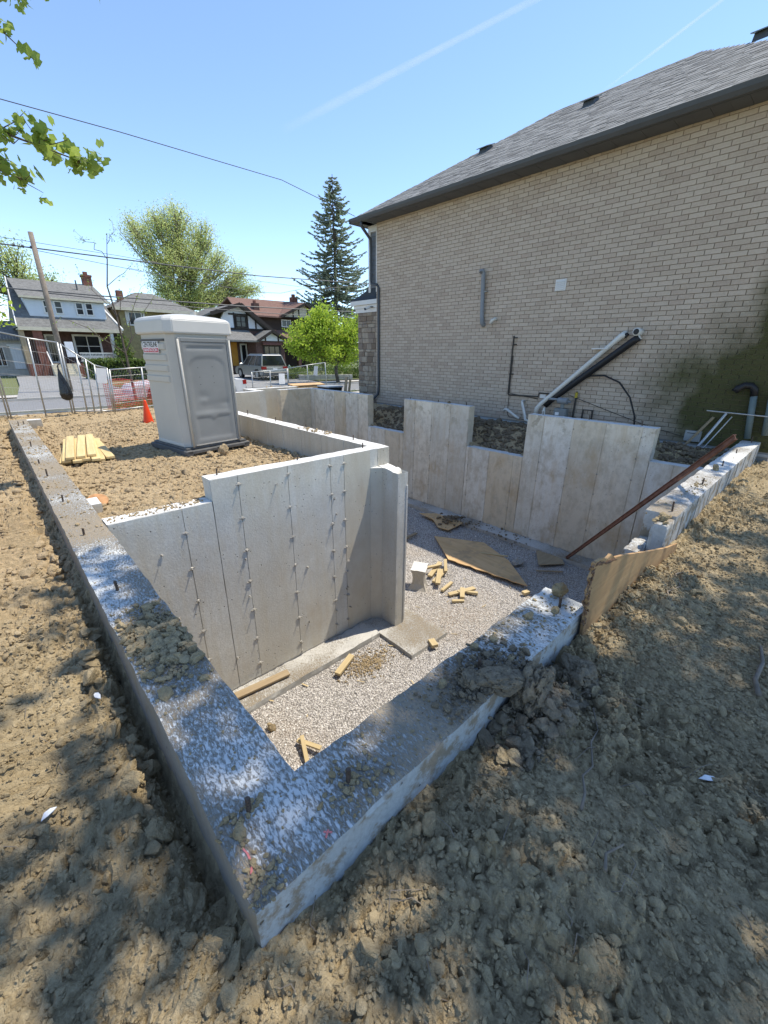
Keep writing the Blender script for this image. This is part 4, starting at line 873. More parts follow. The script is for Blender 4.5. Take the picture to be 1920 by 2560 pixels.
# ------------------------------------------------------------------ vehicles
def car(label, loc, rz, L_, W_, H_, body, suv=True):
    c = thing('parked_car', label, 'car', loc, rz); w = W_/2; h0 = .22; wb = L_*.30
    belt = H_*.56; bm_ = MB()
    prof = [(-L_/2+.05, h0+.10), (-L_/2, h0+.30), (-L_/2+.03, belt-.05), (-L_/2+.12, belt), (L_*.20, belt), (L_*.30, belt-.04), (L_/2-.15, belt-.14), (L_/2-.02, belt-.30), (L_/2, h0+.25), (L_/2-.08, h0)]
    prof += [(L_*.30+.42, h0), (L_*.30+.36, h0+.26), (L_*.30+.2, h0+.40), (L_*.30-.2, h0+.40), (L_*.30-.36, h0+.26), (L_*.30-.42, h0), (-wb+.42, h0), (-wb+.36, h0+.26), (-wb+.2, h0+.40), (-wb-.2, h0+.40), (-wb-.36, h0+.26), (-wb-.42, h0)]
    bm_.prism([(x, -w, z) for x, z in prof], (0, 2*w, 0)); bm_.obj('body', body, c, True, bevel=.05, seg=2)
    rx0, rx1 = (-L_/2+.10, L_*.20) if suv else (-L_*.40, L_*.19)
    r0, r1 = (-L_/2+.34, L_*.03) if suv else (-L_*.22, L_*.03)
    cab = MB(); lo = [(rx0, -w+.04, belt-.01), (rx1, -w+.04, belt-.01), (rx1, w-.04, belt-.01), (rx0, w-.04, belt-.01)]; hi = [(r0, -w+.22, H_-.05), (r1, -w+.22, H_-.05), (r1, w-.22, H_-.05), (r0, w-.22, H_-.05)]
    loft(cab, [lo, hi]).obj('greenhouse', M['glass'], c, True, bevel=.03)
    loft(MB(), [[(r0-.05, -w+.19, H_-.075), (r1+.06, -w+.19, H_-.075), (r1+.06, w-.19, H_-.075), (r0-.05, w-.19, H_-.075)], [(r0, -w+.25, H_), (r1-.05, -w+.25, H_), (r1-.05, w-.25, H_), (r0, w-.25, H_)]]).obj('roof', body, c, True, bevel=.02)
    for t_ in (0, .36, .68, 1):
        for s in (-1, 1): MB().bar((rx0+(rx1-rx0)*t_, s*(w-.035), belt-.02), (r0+(r1-r0)*t_, s*(w-.215), H_-.06), .075 if t_ in (0, 1) else .05, .03, (1, 0, 0)).obj('pillar', body, c, True)
    for s in (-1, 1):
        for x in (-wb, L_*.30):
            wh = MB().tube([(x, s*(w-.20), .33), (x, s*(w+.005), .33)], .33, 20).obj('wheel', M['black'], c, True)
            MB().tube([(x, s*(w-.02), .33), (x, s*(w+.012), .33)], [.21, .20], 12).obj('rim', M['galv'], wh, True)
        MB().box(-L_/2-.012, -L_/2+.16, s*(w-.30) if s > 0 else -w-.006, (w+.006) if s > 0 else s*(w-.30), belt-.22, belt-.05).obj('tail_light', plain('tail_red', (.28, .015, .015), .25), c, True)
        MB().box(L_*.17, L_*.22, s*(w+.02) if s > 0 else -w-.18, (w+.18) if s > 0 else -w-.02, belt-.02, belt+.12).obj('mirror', body, c, True, bevel=.02)
        MB().box(-L_*.02, -L_*.02+.14, s*(w+.001) if s > 0 else -w-.02, (w+.02) if s > 0 else -w-.001, belt-.13, belt-.10).obj('door_handle', M['galv'], c, True)
        if suv: MB().bar((r0+.05, s*(w-.27), H_+.035), (r1-.1, s*(w-.27), H_+.035), .03, .025).obj('roof_rail', M['galv'], c, True)
    MB().box(-L_/2-.03, -L_/2+.12, -w+.06, w-.06, h0+.05, h0+.28).obj('rear_bumper', M['charcoal'], c, True, bevel=.03)
    MB().box(-L_/2-.015, -L_/2+.0, -.16, .16, belt-.24, belt-.13).obj('licence_plate', M['paper'], c, True)
    return c
paint = plain('silver_paint', (.36, .37, .37), .28, .6, .04); paintw = plain('white_paint', (.70, .70, .70), .3, 0, .03)
car('silver grey SUV parked nose in on the driveway across the road', (14.25, 27.6, -.24), R(88), 4.5, 1.8, 1.58, paint)
car('white car parked at the kerb behind the red netting', (6.0, 18.15, -.40), R(180), 4.5, 1.78, 1.42, paintw, False)

# ================================================================== NEIGHBOUR'S BRICK HOUSE
XH = 10.2
house = thing('brick_house', 'large neighbouring house with a plain beige brick side wall and dark shingle roof', 'house', (XH, 5, -.4))
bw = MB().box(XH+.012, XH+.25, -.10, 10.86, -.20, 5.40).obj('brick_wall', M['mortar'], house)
MB().box(XH+.0125, XH+.24, -.095, 10.85, -1.2, -.2005).obj('parged_base', M['parge'], house)
MB().box(XH-.012, XH+.01, -.09, 10.86, -.285, -.235).obj('base_flashing', plain('pale_flashing', (.42, .44, .44), .5), house)
MB().box(XH+.2505, 18.2, -.10, -.0, -1.2, 5.40).obj('rear_wall', M['mortar'], house)
MB().box(XH+.2505, 18.2, 10.5, 10.86, -1.2, 5.40).obj('front_wall', M['mortar'], house)
MB().box(18.2005, 18.45, -.10, 10.86, -1.2, 5.40).obj('far_side_wall', M['mortar'], house)
course, pitch = .0902, .2625
def cubes(pos, dims, rnd):
    """many boxes as one mesh"""
    n = len(pos); b = np.array([(-.5,-.5,-.5),(.5,-.5,-.5),(.5,.5,-.5),(-.5,.5,-.5),(-.5,-.5,.5),(.5,-.5,.5),(.5,.5,.5),(-.5,.5,.5)])
    f = np.array([(3,2,1,0),(4,5,6,7),(0,1,5,4),(1,2,6,5),(2,3,7,6),(3,0,4,7)])
    V = (pos[:, None, :]+b[None]*dims[:, None, :]).reshape(-1, 3); F_ = (f[None]+(np.arange(n)*8)[:, None, None]).reshape(-1, 4)
    return V, F_, np.repeat(rnd, 6)
pos, dim = [], []
for r_ in range(62):
    z = -.20+(r_+.5)*course; off = (.5 if r_ % 2 else 0)*pitch+random.uniform(-.012, .012); y = -.10; first = True
    while y < 10.855:
        l = pitch-.011
        y1 = min(y+(l if not first else (l*.5 if r_ % 2 else l)), 10.857); first = False
        if y1-y > .03: pos.append((XH+random.uniform(.003, .0065), (y+y1)/2, z)); dim.append((.022, y1-y+random.uniform(-.003, .003), course-.0115+random.uniform(-.0015, .0015)))
        y = y1+.011
pos, dim = np.array(pos), np.array(dim)
dist = np.linalg.norm(pos-CAM, axis=1); view = (pos[:, 1] > .2+.33*(pos[:, 2]-.0)*.6) & (pos[:, 2] > -.1)
order = np.argsort(np.where(view, dist, 1e9)); big = order[:300]; rest = order[300:]
BM = {}
for i in big:
    key = round(float(dim[i][1]), 2)
    if key not in BM:
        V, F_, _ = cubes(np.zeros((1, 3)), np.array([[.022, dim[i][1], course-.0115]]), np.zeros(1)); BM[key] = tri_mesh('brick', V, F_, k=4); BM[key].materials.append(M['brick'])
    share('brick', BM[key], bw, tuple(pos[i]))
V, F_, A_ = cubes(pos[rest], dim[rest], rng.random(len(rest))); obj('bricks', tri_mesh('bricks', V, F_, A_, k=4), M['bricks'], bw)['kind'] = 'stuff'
# roof
EX, EZ, RX, RZ, Y0, Y1 = 9.70, 5.47, 14.05, 8.165, -.55, 11.5
sl = (RZ-EZ)/(RX-EX); run = RX-EX
roof = MB().add([(EX, Y0, EZ), (EX, Y1, EZ), (RX, Y1-run, RZ), (RX, Y0+run, RZ), (18.4+.5, Y1, EZ-.0), (18.9, Y0, EZ)],
                [(0, 3, 2, 1), (1, 2, 4), (4, 2, 3, 5), (0, 5, 3), (0, 1, 4, 5)]).obj('roof', M['shingles'], house)
ln = math.hypot(run, RZ-EZ); ux, uz = run/ln, (RZ-EZ)/ln; rows = int(ln/.142); pos, dim = [], []
for r_ in range(rows):
    s0 = r_*.142; xx = EX+ux*(s0+.08); y = Y0+ux*s0-random.uniform(0, .3); ymax = Y1-ux*s0-.02
    while y < ymax:
        w_ = random.choice((.16, .22, .33, .28)); y1 = min(y+w_, ymax)
        if y1-y > .04 and y1 > Y0+ux*s0+.05: pos.append((s0+.075, (max(y, Y0+ux*s0)+y1)/2, random.choice((.004, .007, .010)))); dim.append((.165, y1-max(y, Y0+ux*s0)-.004, .009))
        y = y1
pos, dim = np.array(pos), np.array(dim)
Wp = np.stack([EX+ux*pos[:, 0]-uz*pos[:, 2], pos[:, 1], EZ+uz*pos[:, 0]+ux*pos[:, 2]], 1)
ang = -math.atan2(uz, ux)+.035
dist = np.linalg.norm(Wp-CAM, axis=1); view = Wp[:, 1] > 1.4; order = np.argsort(np.where(view, dist, 1e9)); big = order[:300]; rest = order[300:]; BM = {}
for i in big:
    key = round(float(dim[i][1]), 2)
    if key not in BM: V, F_, _ = cubes(np.zeros((1, 3)), np.array([[.165, dim[i][1], .009]]), np.zeros(1)); BM[key] = tri_mesh('shingle', V, F_, k=4); BM[key].materials.append(M['shingle'])
    share('shingle', BM[key], roof, tuple(Wp[i]), (0, ang, 0))
V, F_, A_ = cubes(np.zeros((len(rest), 3)), dim[rest], rng.random(len(rest)))
V = V.reshape(-1, 8, 3); ca, sa = math.cos(ang), math.sin(ang); V = np.stack([ca*V[..., 0]+sa*V[..., 2], V[..., 1], -sa*V[..., 0]+ca*V[..., 2]], -1)+Wp[rest][:, None, :]
obj('shingles', tri_mesh('shingles', V.reshape(-1, 3), F_, A_, k=4), M['shingles'], roof)['kind'] = 'stuff'
for k, (vy, vs) in enumerate(((5.75, 3.95), (2.3, 3.85), (8.35, 3.0))):
    bx_ = EX+ux*vs*ln/ln; bz = EZ+uz*vs
    vt = loft(MB(), [[(bx_-.15, vy-.15, bz-.10), (bx_+.15, vy-.15, bz+.09), (bx_+.15, vy+.15, bz+.09), (bx_-.15, vy+.15, bz-.10)], [(bx_-.13, vy-.13, bz+.05), (bx_+.12, vy-.13, bz+.15), (bx_+.12, vy+.13, bz+.15), (bx_-.13, vy+.13, bz+.05)]]).obj('roof_vent', M['charcoal'], roof)
    MB().prism([(bx_-.20, vy-.19, bz+.03), (bx_+.16, vy-.19, bz+.17), (bx_+.16, vy+.19, bz+.17), (bx_-.20, vy+.19, bz+.03)], (0, 0, .02)).obj('vent_cap', plain('vent_grey', (.20, .22, .21), .5), vt)
g = MB().prism([(9.735, Y0, 5.34), (9.66, Y0, 5.34), (9.615, Y0, 5.40), (9.60, Y0, 5.465), (9.615, Y0, 5.47), (9.625, Y0, 5.46), (9.67, Y0, 5.365), (9.735, Y0, 5.365)], (0, Y1-Y0, 0)).obj('gutter', M['charcoal'], house)
MB().box(9.736, 9.758, Y0, Y1, 5.335, 5.462).obj('fascia', M['charcoal'], house)
sf = plain('soffit_grey', (.10, .105, .11), .6); nS = 46
for k in range(nS):
    y0 = Y0+(Y1-Y0)*k/nS; MB().box(9.759, XH+.012, y0+.002, y0+(Y1-Y0)/nS-.002, 5.345+(.003 if k % 2 else 0), 5.358).obj('soffit_panel', sf, house)
MB().box(9.759, 18.9, 10.87, Y1, 5.345, 5.36).obj('soffit_panel', sf, house); MB().prism([(9.60, Y1+.005, 5.335), (9.60, Y1+.03, 5.335), (18.9, Y1+.03, 5.335), (18.9, Y1+.005, 5.335)], (0, 0, .13)).obj('fascia', M['charcoal'], house)
# front bay with siding, white corner boards, porch roof, stone pier
sid = plain('blue_grey_siding', (.16, .175, .19), .6)
bay = MB().box(XH+.10, 12.5, 10.8605, 11.30, 3.4, 5.344).obj('bay_wall', M['mortar'], house)
for k in range(14): MB().prism([(XH+.098, 10.97, 3.42+k*.135), (XH+.085, 10.97, 3.42+k*.135), (XH+.098, 10.97, 3.42+(k+1)*.135-.004)], (0, .27, 0)).obj('siding_board', sid, bay)
for y0, y1 in ((10.865, 10.965), (11.245, 11.345)): MB().box(XH+.06, XH+.16, y0, y1, 3.42, 5.16).obj('corner_board', M['white'], house)
MB().box(XH+.05, XH+.16, 10.865, 11.345, 5.1605, 5.343).obj('frieze_board', M['white'], house)
pr_ = loft(MB(), [[(XH-.0, 10.78, 3.20), (XH-.0, 12.42, 3.20), (13.5, 12.42, 3.20), (13.5, 10.78, 3.20)], [(XH+.06, 10.79, 3.32), (XH+.06, 11.95, 3.32), (13.4, 11.95, 3.32), (13.4, 10.79, 3.32)], [(XH+.085, 10.80, 3.48), (XH+.085, 11.52, 3.48), (13.3, 11.52, 3.48), (13.3, 10.80, 3.48)], [(XH+.10, 10.80, 3.66), (XH+.10, 11.30, 3.66), (13.2, 11.30, 3.66), (13.2, 10.80, 3.66)]]).obj('porch_roof', plain('dark_standing_roof', (.03, .036, .042), .6), house)
for z0, z1, o_ in ((2.82, 2.95, .0), (2.952, 3.06, .035), (3.062, 3.198, .10)):
    MB().box(XH+.10-o_, 13.2, 10.865, 12.12+o_*1.6, z0, z1).obj('entablature', M['white'], house)
pier = MB().box(XH+.13, 10.9, 10.8605, 12.0, -.6, 2.82).obj('stone_pier', plain('pier_mortar', (.20, .17, .14), .95), house)
stm = NT('ledge_stone'); stc = stm.ramp(stm.rand(), [(0., (.17, .125, .09)), (.3, (.29, .23, .17)), (.6, (.40, .34, .26)), (.8, (.24, .19, .15)), (1., (.45, .38, .29))])
stm.bump(stm.noise(22, 5, .7), .02); M['ledge'] = stm.set(stm.mix(stm.ramp(stm.noise(8, 5), [(.4, 0.), (.8, .5)]), stc, (.14, .11, .09)), .9)
z = -.3
while z < 2.80:
    h = random.choice((.09, .12, .16, .2)); h = min(h, 2.815-z)
    if h < .04: break
    y = 10.863
    while y < 11.99:
        w_ = min(random.uniform(.14, .38), 12.0-y)
        if 12.0-(y+w_) < .07: w_ = 12.0-y
        MB().box(XH+.095+random.uniform(0, .02), XH+.16, y+.005, y+w_-.005, z+.005, z+h-.005).obj('stone', M['ledge'], pier, bevel=.01)
        y += w_
    x = XH+.17
    while x < 10.88:
        w_ = min(random.uniform(.14, .3), 10.9-x); MB().box(x+.005, x+w_-.005, 11.97, 12.03+random.uniform(0, .02), z+.005, z+h-.005).obj('stone', M['ledge'], pier); x += w_
    z += h
# rain pipe
MB().tube([(9.70, 11.05, 5.35), (9.72, 11.05, 5.22), (XH-.02, 11.15, 4.95), (XH+.0, 11.15, 4.7), (XH+.0, 11.15, 3.76), (XH-.03, 11.10, 3.66), (XH-.035, 10.80, 3.60), (XH-.045, 10.72, 3.5), (XH-.045, 10.70, .35), (XH-.06, 10.72, .1), (XH-.16, 10.92, -.12), (XH-.2, 11.0, -.18)], [.045]*12, 10).obj('downspout', M['charcoal'], house, smooth=True)
cmr = MB().tube([(XH+.02, 11.20, 2.97), (XH-.16, 11.26, 2.90)], [.04, .04], 12).obj('security_camera', M['white'], house); MB().tube([(XH+.09, 11.1, 2.97), (XH+.0, 11.18, 2.97)], .02, 8).obj('bracket', M['charcoal'], cmr); MB().tube([(XH-.161, 11.26, 2.90), (XH-.19, 11.27, 2.885)], .038, 12).obj('lens', M['black'], cmr)
# vents and services on the brick side
vp = MB().tube([(XH-.16, 6.60, 3.50), (XH-.11, 6.58, 3.52), (XH-.09, 6.56, 3.46), (XH-.085, 6.50, 2.45), (XH-.085, 6.47, 2.27), (XH-.03, 6.46, 2.22), (XH+.02, 6.46, 2.22)], [.06, .062, .052, .052, .056, .06, .05], 14).obj('vent_pipe', M['pvcg'], house, smooth=True)
MB().tube([(XH-.162, 6.601, 3.501), (XH-.163, 6.6015, 3.502)], .047, 14).obj('pipe_mouth', M['black'], vp); MB().box(XH-.10, XH+.0, 6.42, 6.60, 3.015, 3.03).obj('clip', M['galv'], vp)
MB().tube([(XH+.02, 6.09, 2.35), (XH-.07, 6.10, 2.35), (XH-.12, 6.14, 2.32), (XH-.13, 6.17, 2.23)], .042, 12).obj('vent_pipe', M['pvcw'], house, smooth=True)
lv = MB().box(XH-.03, XH+.003, 4.30, 4.555, 2.87, 3.115).obj('louvre_vent', M['white'], house, bevel=.004)
for k in range(5): MB().prism([(XH-.031, 4.325, 2.895+k*.04), (XH-.046, 4.325, 2.895+k*.04), (XH-.031, 4.325, 2.93+k*.04)], (0, .205, 0)).obj('slat', M['white'], lv)
cd = MB().tube([(XH-.03, 5.49, 1.93), (XH-.03, 5.49, 1.6), (XH-.03, 5.475, .47), (XH-.03, 5.46, .455), (XH-.03, 4.60, .47), (XH-.03, 4.58, .56), (XH-.03, 4.1, .56)], [.018]*7, 8).tube([(XH-.03, 5.45, 1.45), (XH-.03, 5.44, .50), (XH-.03, 4.6, .41)], .011, 8).obj('conduit', M['iron'], house)
for z in (1.88, 1.72, .99): MB().box(XH-.05, XH, 5.39, 5.50, z-.01, z+.012).obj('clip', M['black'], cd)
MB().tube([(XH-.025, 5.44, .42), (XH-.03, 5.43, -.05), (XH-.04, 5.35, -.13), (XH-.05, 4.9, -.15), (XH-.05, 4.3, -.17)], .008, 6).obj('cable', M['black'], house)
MB().box(XH-.03, XH+.0, 4.40, 4.55, .44, .53).obj('service_label', M['white'], house)
for pts in ([(9.95, 5.42, .05), (9.93, 5.36, .10), (9.93, 5.30, .09), (9.93, 5.02, -.06), (9.94, 4.93, -.10)], [(XH-.0, 4.98, .32), (10.1, 4.98, .33), (10.06, 4.96, .28), (9.98, 4.80, -.0), (9.96, 4.76, -.12), (9.95, 4.66, -.14)]):
    MB().tube(pts, .034, 10).obj('pvc_elbow', M['pvcw'], house, smooth=True)
wp = MB().tube([(XH-.10, 2.78, 1.90), (XH-.10, 2.86, 1.86), (XH-.12, 3.0, 1.72), (XH-.20, 4.42, .31), (XH-.20, 4.50, .20), (XH-.20, 4.52, .02)], [.062, .066, .052, .052, .058, .055], 14).tube([(XH+.02, 2.82, 1.93), (XH-.10, 2.82, 1.90)], .055, 14).obj('vent_pipe', M['pvcw'], house, smooth=True)
MB().tube([(XH-.10, 2.785, 1.897), (XH-.103, 2.742, 1.862)], .05, 14).obj('pipe_mouth', M['black'], wp); MB().box(XH-.2, XH-.01, 3.05, 3.40, 1.60, 1.625).obj('strap', M['white'], wp)
bp = MB().tube([(XH-.10, 2.50, 1.84), (XH-.11, 2.60, 1.76), (XH-.14, 4.20, .42), (XH-.14, 4.32, .28)], .075, 14).obj('insulated_pipe', M['black'], house, smooth=True)
tm = MB().tube([(XH+.02, 2.52, 1.93), (XH-.20, 2.55, 1.94)], [.075, .078], 16).tube([(XH-.09, 2.49, 1.86), (XH-.11, 2.58, 1.78)], .068, 14).obj('pipe_tee', M['pvcw'], house, smooth=True)
MB().tube([(XH-.2005, 2.55, 1.94), (XH-.204, 2.5505, 1.94)], .058, 16).obj('pipe_mouth', M['black'], tm)
MB().tube([(XH-.10, 3.62, .92), (XH-.10, 3.35, 1.03), (XH-.10, 3.05, 1.05), (XH-.12, 2.70, .92), (XH-.14, 2.42, .62), (XH-.15, 2.25, .25), (XH-.16, 2.18, -.15)], .018, 8).obj('hose', M['black'], house, smooth=True)
MB().tube([(XH-.03, 3.8, .56), (XH-.04, 3.0, .33), (XH-.04, 2.0, .05), (XH-.04, 1.2, -.1)], .007, 6).obj('cable', M['iron'], house)
MB().tube([(9.95, 4.28, -.05), (9.95, 4.28, .17), (9.95, 4.28, .25)], [.04, .04, .012], 12).obj('pvc_stub', M['pvcw'], house)
gm = MB().box(9.88, 10.06, 3.70, 4.0, .02, .26).tube([(9.97, 3.84, .26), (9.97, 3.84, .42)], .05, 10).obj('gas_meter', plain('meter_grey', (.20, .22, .22), .5), house, bevel=.02)
MB().box(9.872, 9.879, 3.86, 3.95, .10, .17).obj('dial', M['paper'], gm); MB().tube([(10.0, 4.3, .46), (9.97, 4.0, .46), (9.97, 3.84, .44), (10.0, 3.66, .42)], .028, 8).tube([(9.95, 3.95, .44), (9.95, 3.72, .44)], .075, 12).obj('regulator', M['pvcg'], gm)
MB().tube([(XH-.06, 3.62, .66), (XH-.06, 3.62, -.2)], .022, 8).tube([(XH-.06, 3.40, -.2), (XH-.06, 3.40, .26), (XH-.06, 3.18, .26), (XH-.06, 3.18, -.2)], .022, 8).obj('gas_pipe', M['iron'], gm); MB().tube([(XH-.06, 3.62, .52), (XH-.06, 3.62, .64)], .032, 8).obj('yellow_valve', plain('yellow_valve', (.45, .36, .04), .5), gm)
gp = MB().tube([(XH-.09, .28, .03), (XH-.09, .38, .82)], .052, 14).obj('drain_pipe', plain('green_grey_pipe', (.13, .17, .17), .6), house, smooth=True)
MB().tube([(XH-.09, .38, .80), (XH-.09, .40, .92), (XH-.10, .46, .98), (XH-.12, .55, .98), (XH-.15, .63, .92), (XH-.16, .67, .86)], .06, 14).obj('pipe_bend', M['black'], gp, smooth=True)
MB().tube([(XH-.09, .05, .12), (XH-.09, .13, .85)], .052, 14).obj('drain_pipe', plain('green_grey_pipe', (.13, .17, .17), .6), house, smooth=True)
ac = MB().box(XH-.05, XH+.0, 1.0, 1.28, -.16, .055).obj('wall_panel', plain('panel_grey', (.33, .34, .33), .5), house, bevel=.006); MB().box(XH-.053, XH-.0505, 1.04, 1.24, .0, .012).obj('slot', M['black'], ac)
rod = MB().tube([(9.85, .97, .50), (9.85, -.6, .47)], .012, 8).obj('metal_rod', M['galv']); props(rod, 'thin horizontal metal rod in front of the dark green bricks at the right edge', 'rod')
props(MB().bar((9.92, 1.22, -.28), (XH-.06, .88, .36), .05, .03).obj('timber_board', M['oldwood']), 'dark board leaning on the dark green part of the brick wall beside the wall panel', 'board')
props(MB().tube([(9.85, .95, -.2), (XH-.08, .70, .45)], .025, 8).obj('steel_post', M['galv']), 'grey steel tube leaning on the dark green part of the brick wall', 'steel tube')
props(MB().tube([(9.80, .85, -.2), (XH-.08, .60, .40)], .01, 6).obj('steel_rod', M['galv']), 'thin pale rod leaning beside the grey steel tube', 'rod')
# bins and boards by the porch
bn = thing('waste_bin', 'black waste bin with pale lid beside the stone pier', 'waste bin', (9.75, 13.1, -.31))
loft(MB(), [[(-.26, -.30, 0), (.26, -.30, 0), (.26, .30, 0), (-.26, .30, 0)], [(-.33, -.38, .52), (.33, -.38, .52), (.33, .38, .52), (-.33, .38, .52)]]).obj('body', M['black'], bn, True, bevel=.02)
MB().box(-.35, .35, -.41, .41, .525, .58).obj('lid', plain('bin_lid', (.30, .33, .36), .5), bn, True, bevel=.02)
props(MB().bar((9.98, 12.5, -.3), (10.05, 12.42, .62), .14, .03, (1, 0, 0)).obj('timber_board', M['oldwood']), 'grey weathered board standing against the stone pier beside the bin', 'board')
props(MB().bar((10.1, 12.42, -.3), (10.14, 12.3, .55), .10, .03, (1, 0, 0)).obj('timber_board', M['oldwood']), 'narrow weathered board right of the grey one by the stone pier', 'board')
o = MB().prism([(-.75, -.2, 0), (.75, -.25, .0), (.80, .2, .0), (-.7, .25, .0)], (0, 0, .03)).obj('plywood_sheet', M['plyflat']); o.location = (9.15, 13.85, .29); o.rotation_euler = (.10, 0, .05); props(o, 'tan board resting on the far end of the foundation', 'plywood')
n = 40; x = rng.uniform(7.3, 8.9, n); y = rng.uniform(13.6, 13.95, n); s = .03+.05*rng.random(n)
heap('soil_heap', 'low ridge of brown soil behind the far foundation wall', np.stack([x, y, .15+.12*rng.random(n)], 1), s)
n = 60; xx = np.concatenate([x, rng.uniform(7, 10, n)]); 
props(loft(MB(), [[(6.6, 13.56, -.35), (10.0, 13.56, -.35), (10.0, 14.6, -.35), (6.6, 14.6, -.35)], [(7.0, 13.62, .22), (9.9, 13.62, .24), (9.8, 14.05, .24), (7.1, 14.0, .20)]]).obj('soil_bank', M['soil']), 'bank of soil behind the far foundation wall under the tan board', 'soil bank')

# ================================================================== ACROSS THE ROAD
def win(parent, x0, x1, z0, z1, y, frame=.07, mull=0, bars=0, m='white'):
    w = MB(); d0, d1 = y-.06, y+.02
    w.box(x0, x0+frame, d0, d1, z0, z1); w.box(x1-frame, x1, d0, d1, z0, z1); w.box(x0+frame+.001, x1-frame-.001, d0+.002, d1, z1-frame, z1); w.box(x0+frame+.001, x1-frame-.001, d0+.002, d1, z0, z0+frame)
    for k in range(mull): xm = x0+(x1-x0)*(k+1)/(mull+1); w.box(xm-.03, xm+.03, d0+.006, d1, z0+frame+.001, z1-frame-.001)
    for k in range(bars): zm = z0+(z1-z0)*(k+1)/(bars+1); w.box(x0+frame+.001, x1-frame-.001, d0+.01, d1, zm-.025, zm+.025)
    o = w.obj('window', M[m] if isinstance(m, str) else m, parent); MB().box(x0+.02, x1-.02, y-.02, y-.004, z0+.02, z1-.02).obj('pane', M['glass'], o); return o
def gable_pts(xa, xb, za, zb, xr, zr): pass
redbrick = plain('red_brick', (.20, .085, .06), .9, 0, .25, 6); darkbrick = plain('brown_brick', (.105, .06, .05), .9, 0, .25, 6); yelbrick = plain('yellow_brick', (.30, .25, .13), .9, 0, .25, 5)
sidingw = plain('white_siding', (.60, .64, .68), .6, 0, .06, 2); roofg = shingle_mat('grey_roof', True, (.11, .108, .10), (.20, .196, .185)); roofr = shingle_mat('red_brown_roof', True, (.15, .09, .072), (.20, .125, .10)); roofdk = shingle_mat('dark_roof', True, (.05, .055, .06), (.07, .07, .075))
stucco = plain('white_stucco', (.66, .67, .68), .8, 0, .05); darkwood = plain('dark_timber', (.035, .028, .024), .8, 0, .2); cream = plain('cream_trim', (.55, .50, .38), .7)
# --- white dormer house
yA = 40.0
hA = thing('house', 'red brick house with a wide white dormer under a dark grey gambrel roof', 'house', (5.5, yA, -.3))
MB().box(2.75, 8.35, yA+1.9, yA+8, -.4, 3.1).obj('wall', darkbrick, hA)
MB().add([(2.45, yA-.3, 3.02), (8.85, yA-.3, 3.02), (8.05, yA+3.2, 6.45), (2.85, yA+3.2, 6.40), (8.05, yA+3.9, 6.45), (2.85, yA+3.9, 6.40), (8.85, yA+8.2, 3.0), (2.45, yA+8.2, 3.0)], [(0, 1, 2, 3), (3, 2, 4, 5), (5, 4, 6, 7), (1, 6, 4, 2), (0, 3, 5, 7), (0, 7, 6, 1)]).obj('roof', roofg, hA)
MB().prism([(2.44, yA-.32, 3.0), (2.44, yA-.32, 3.12), (2.80, yA+3.2, 6.52), (2.80, yA+3.2, 6.36)], (-.06, 0, 0)).obj('barge_board', M['white'], hA)
MB().prism([(8.86, yA-.32, 3.0), (8.86, yA-.32, 3.12), (8.14, yA+1.2, 4.6), (8.14, yA+1.2, 4.4)], (.10, 0, 0)).obj('barge_board', M['white'], hA)
dm = MB().prism([(3.38, yA+.45, 3.78), (8.10, yA+.45, 3.78), (8.10, yA+.45, 5.0), (3.2, yA+.45, 5.0)], (0, 2.2, 0)).obj('dormer', sidingw, hA)
MB().add([(3.0, yA+.2, 5.0), (8.5, yA+.2, 5.02), (8.1, yA+3.2, 6.46), (2.84, yA+3.2, 6.42), (3.0, yA+.2, 4.9), (8.5, yA+.2, 4.9)], [(0, 1, 2, 3), (4, 5, 1, 0), (0, 3, 4), (5, 2, 1)]).obj('dormer_roof', roofg, hA)
MB().box(2.98, 8.52, yA+.12, yA+.19, 4.93, 5.06).obj('eave_board', cream, hA)
for k in range(7): MB().box(3.36, 8.10, yA+.430, yA+.448, 3.83+k*.16, 3.835+k*.16+.145).obj('siding_board', sidingw, dm)
for x0, x1 in ((4.25, 4.66), (4.90, 5.42), (6.20, 6.72), (6.82, 7.34)): win(hA, x0, x1, 3.98, 4.88, yA+.42, .08, 0, 1)
MB().box(2.45, 8.85, yA-.36, yA-.28, 2.80, 3.03).obj('porch_beam', cream, hA)
MB().box(2.45, 8.85, yA-.278, yA+1.9, 2.85, 2.93).obj('porch_ceiling', cream, hA)
MB().box(2.5, 8.6, yA-.2, yA+1.9, -.4, .55).obj('porch_base', redbrick, hA)
for x0, x1, mm in ((2.42, 2.72, M['oldwood']), (3.2, 3.72, redbrick), (8.0, 8.2, M['white'])): MB().box(x0, x1, yA-.2, yA+.2, .551, 2.80).obj('porch_pillar', mm, hA)
win(hA, 5.75, 7.65, .95, 2.68, yA+1.88, .14, 1, 1); win(hA, 4.0, 4.95, .56, 2.62, yA+1.88, .12, 0, 0)
rl = MB().box(5.7, 8.0, yA-.15, yA-.07, 1.27, 1.34).box(5.7, 8.0, yA-.15, yA-.07, .70, .76)
for k in range(24): rl.box(5.75+k*.094, 5.79+k*.094, yA-.13, yA-.09, .762, 1.268)
rl.obj('porch_railing', M['white'], hA)
for k in range(5): MB().box(3.75, 5.3, yA-1.7+k*.3, yA-.201, -.3+k*.17, -.3+(k+1)*.17-.002).obj('step', cream, hA)
for x in (3.72, 5.33): MB().bar((x, yA-1.7, .45), (x, yA-.2, 1.35), .06, .12).obj('stair_rail', M['white'], hA)
ch = MB().box(7.55, 8.15, yA+3.0, yA+3.7, 4.6, 7.0).box(7.50, 8.20, yA+2.95, yA+3.75, 7.0, 7.14).box(7.7, 7.98, yA+3.2, yA+3.5, 7.14, 7.38).obj('chimney', redbrick, hA)
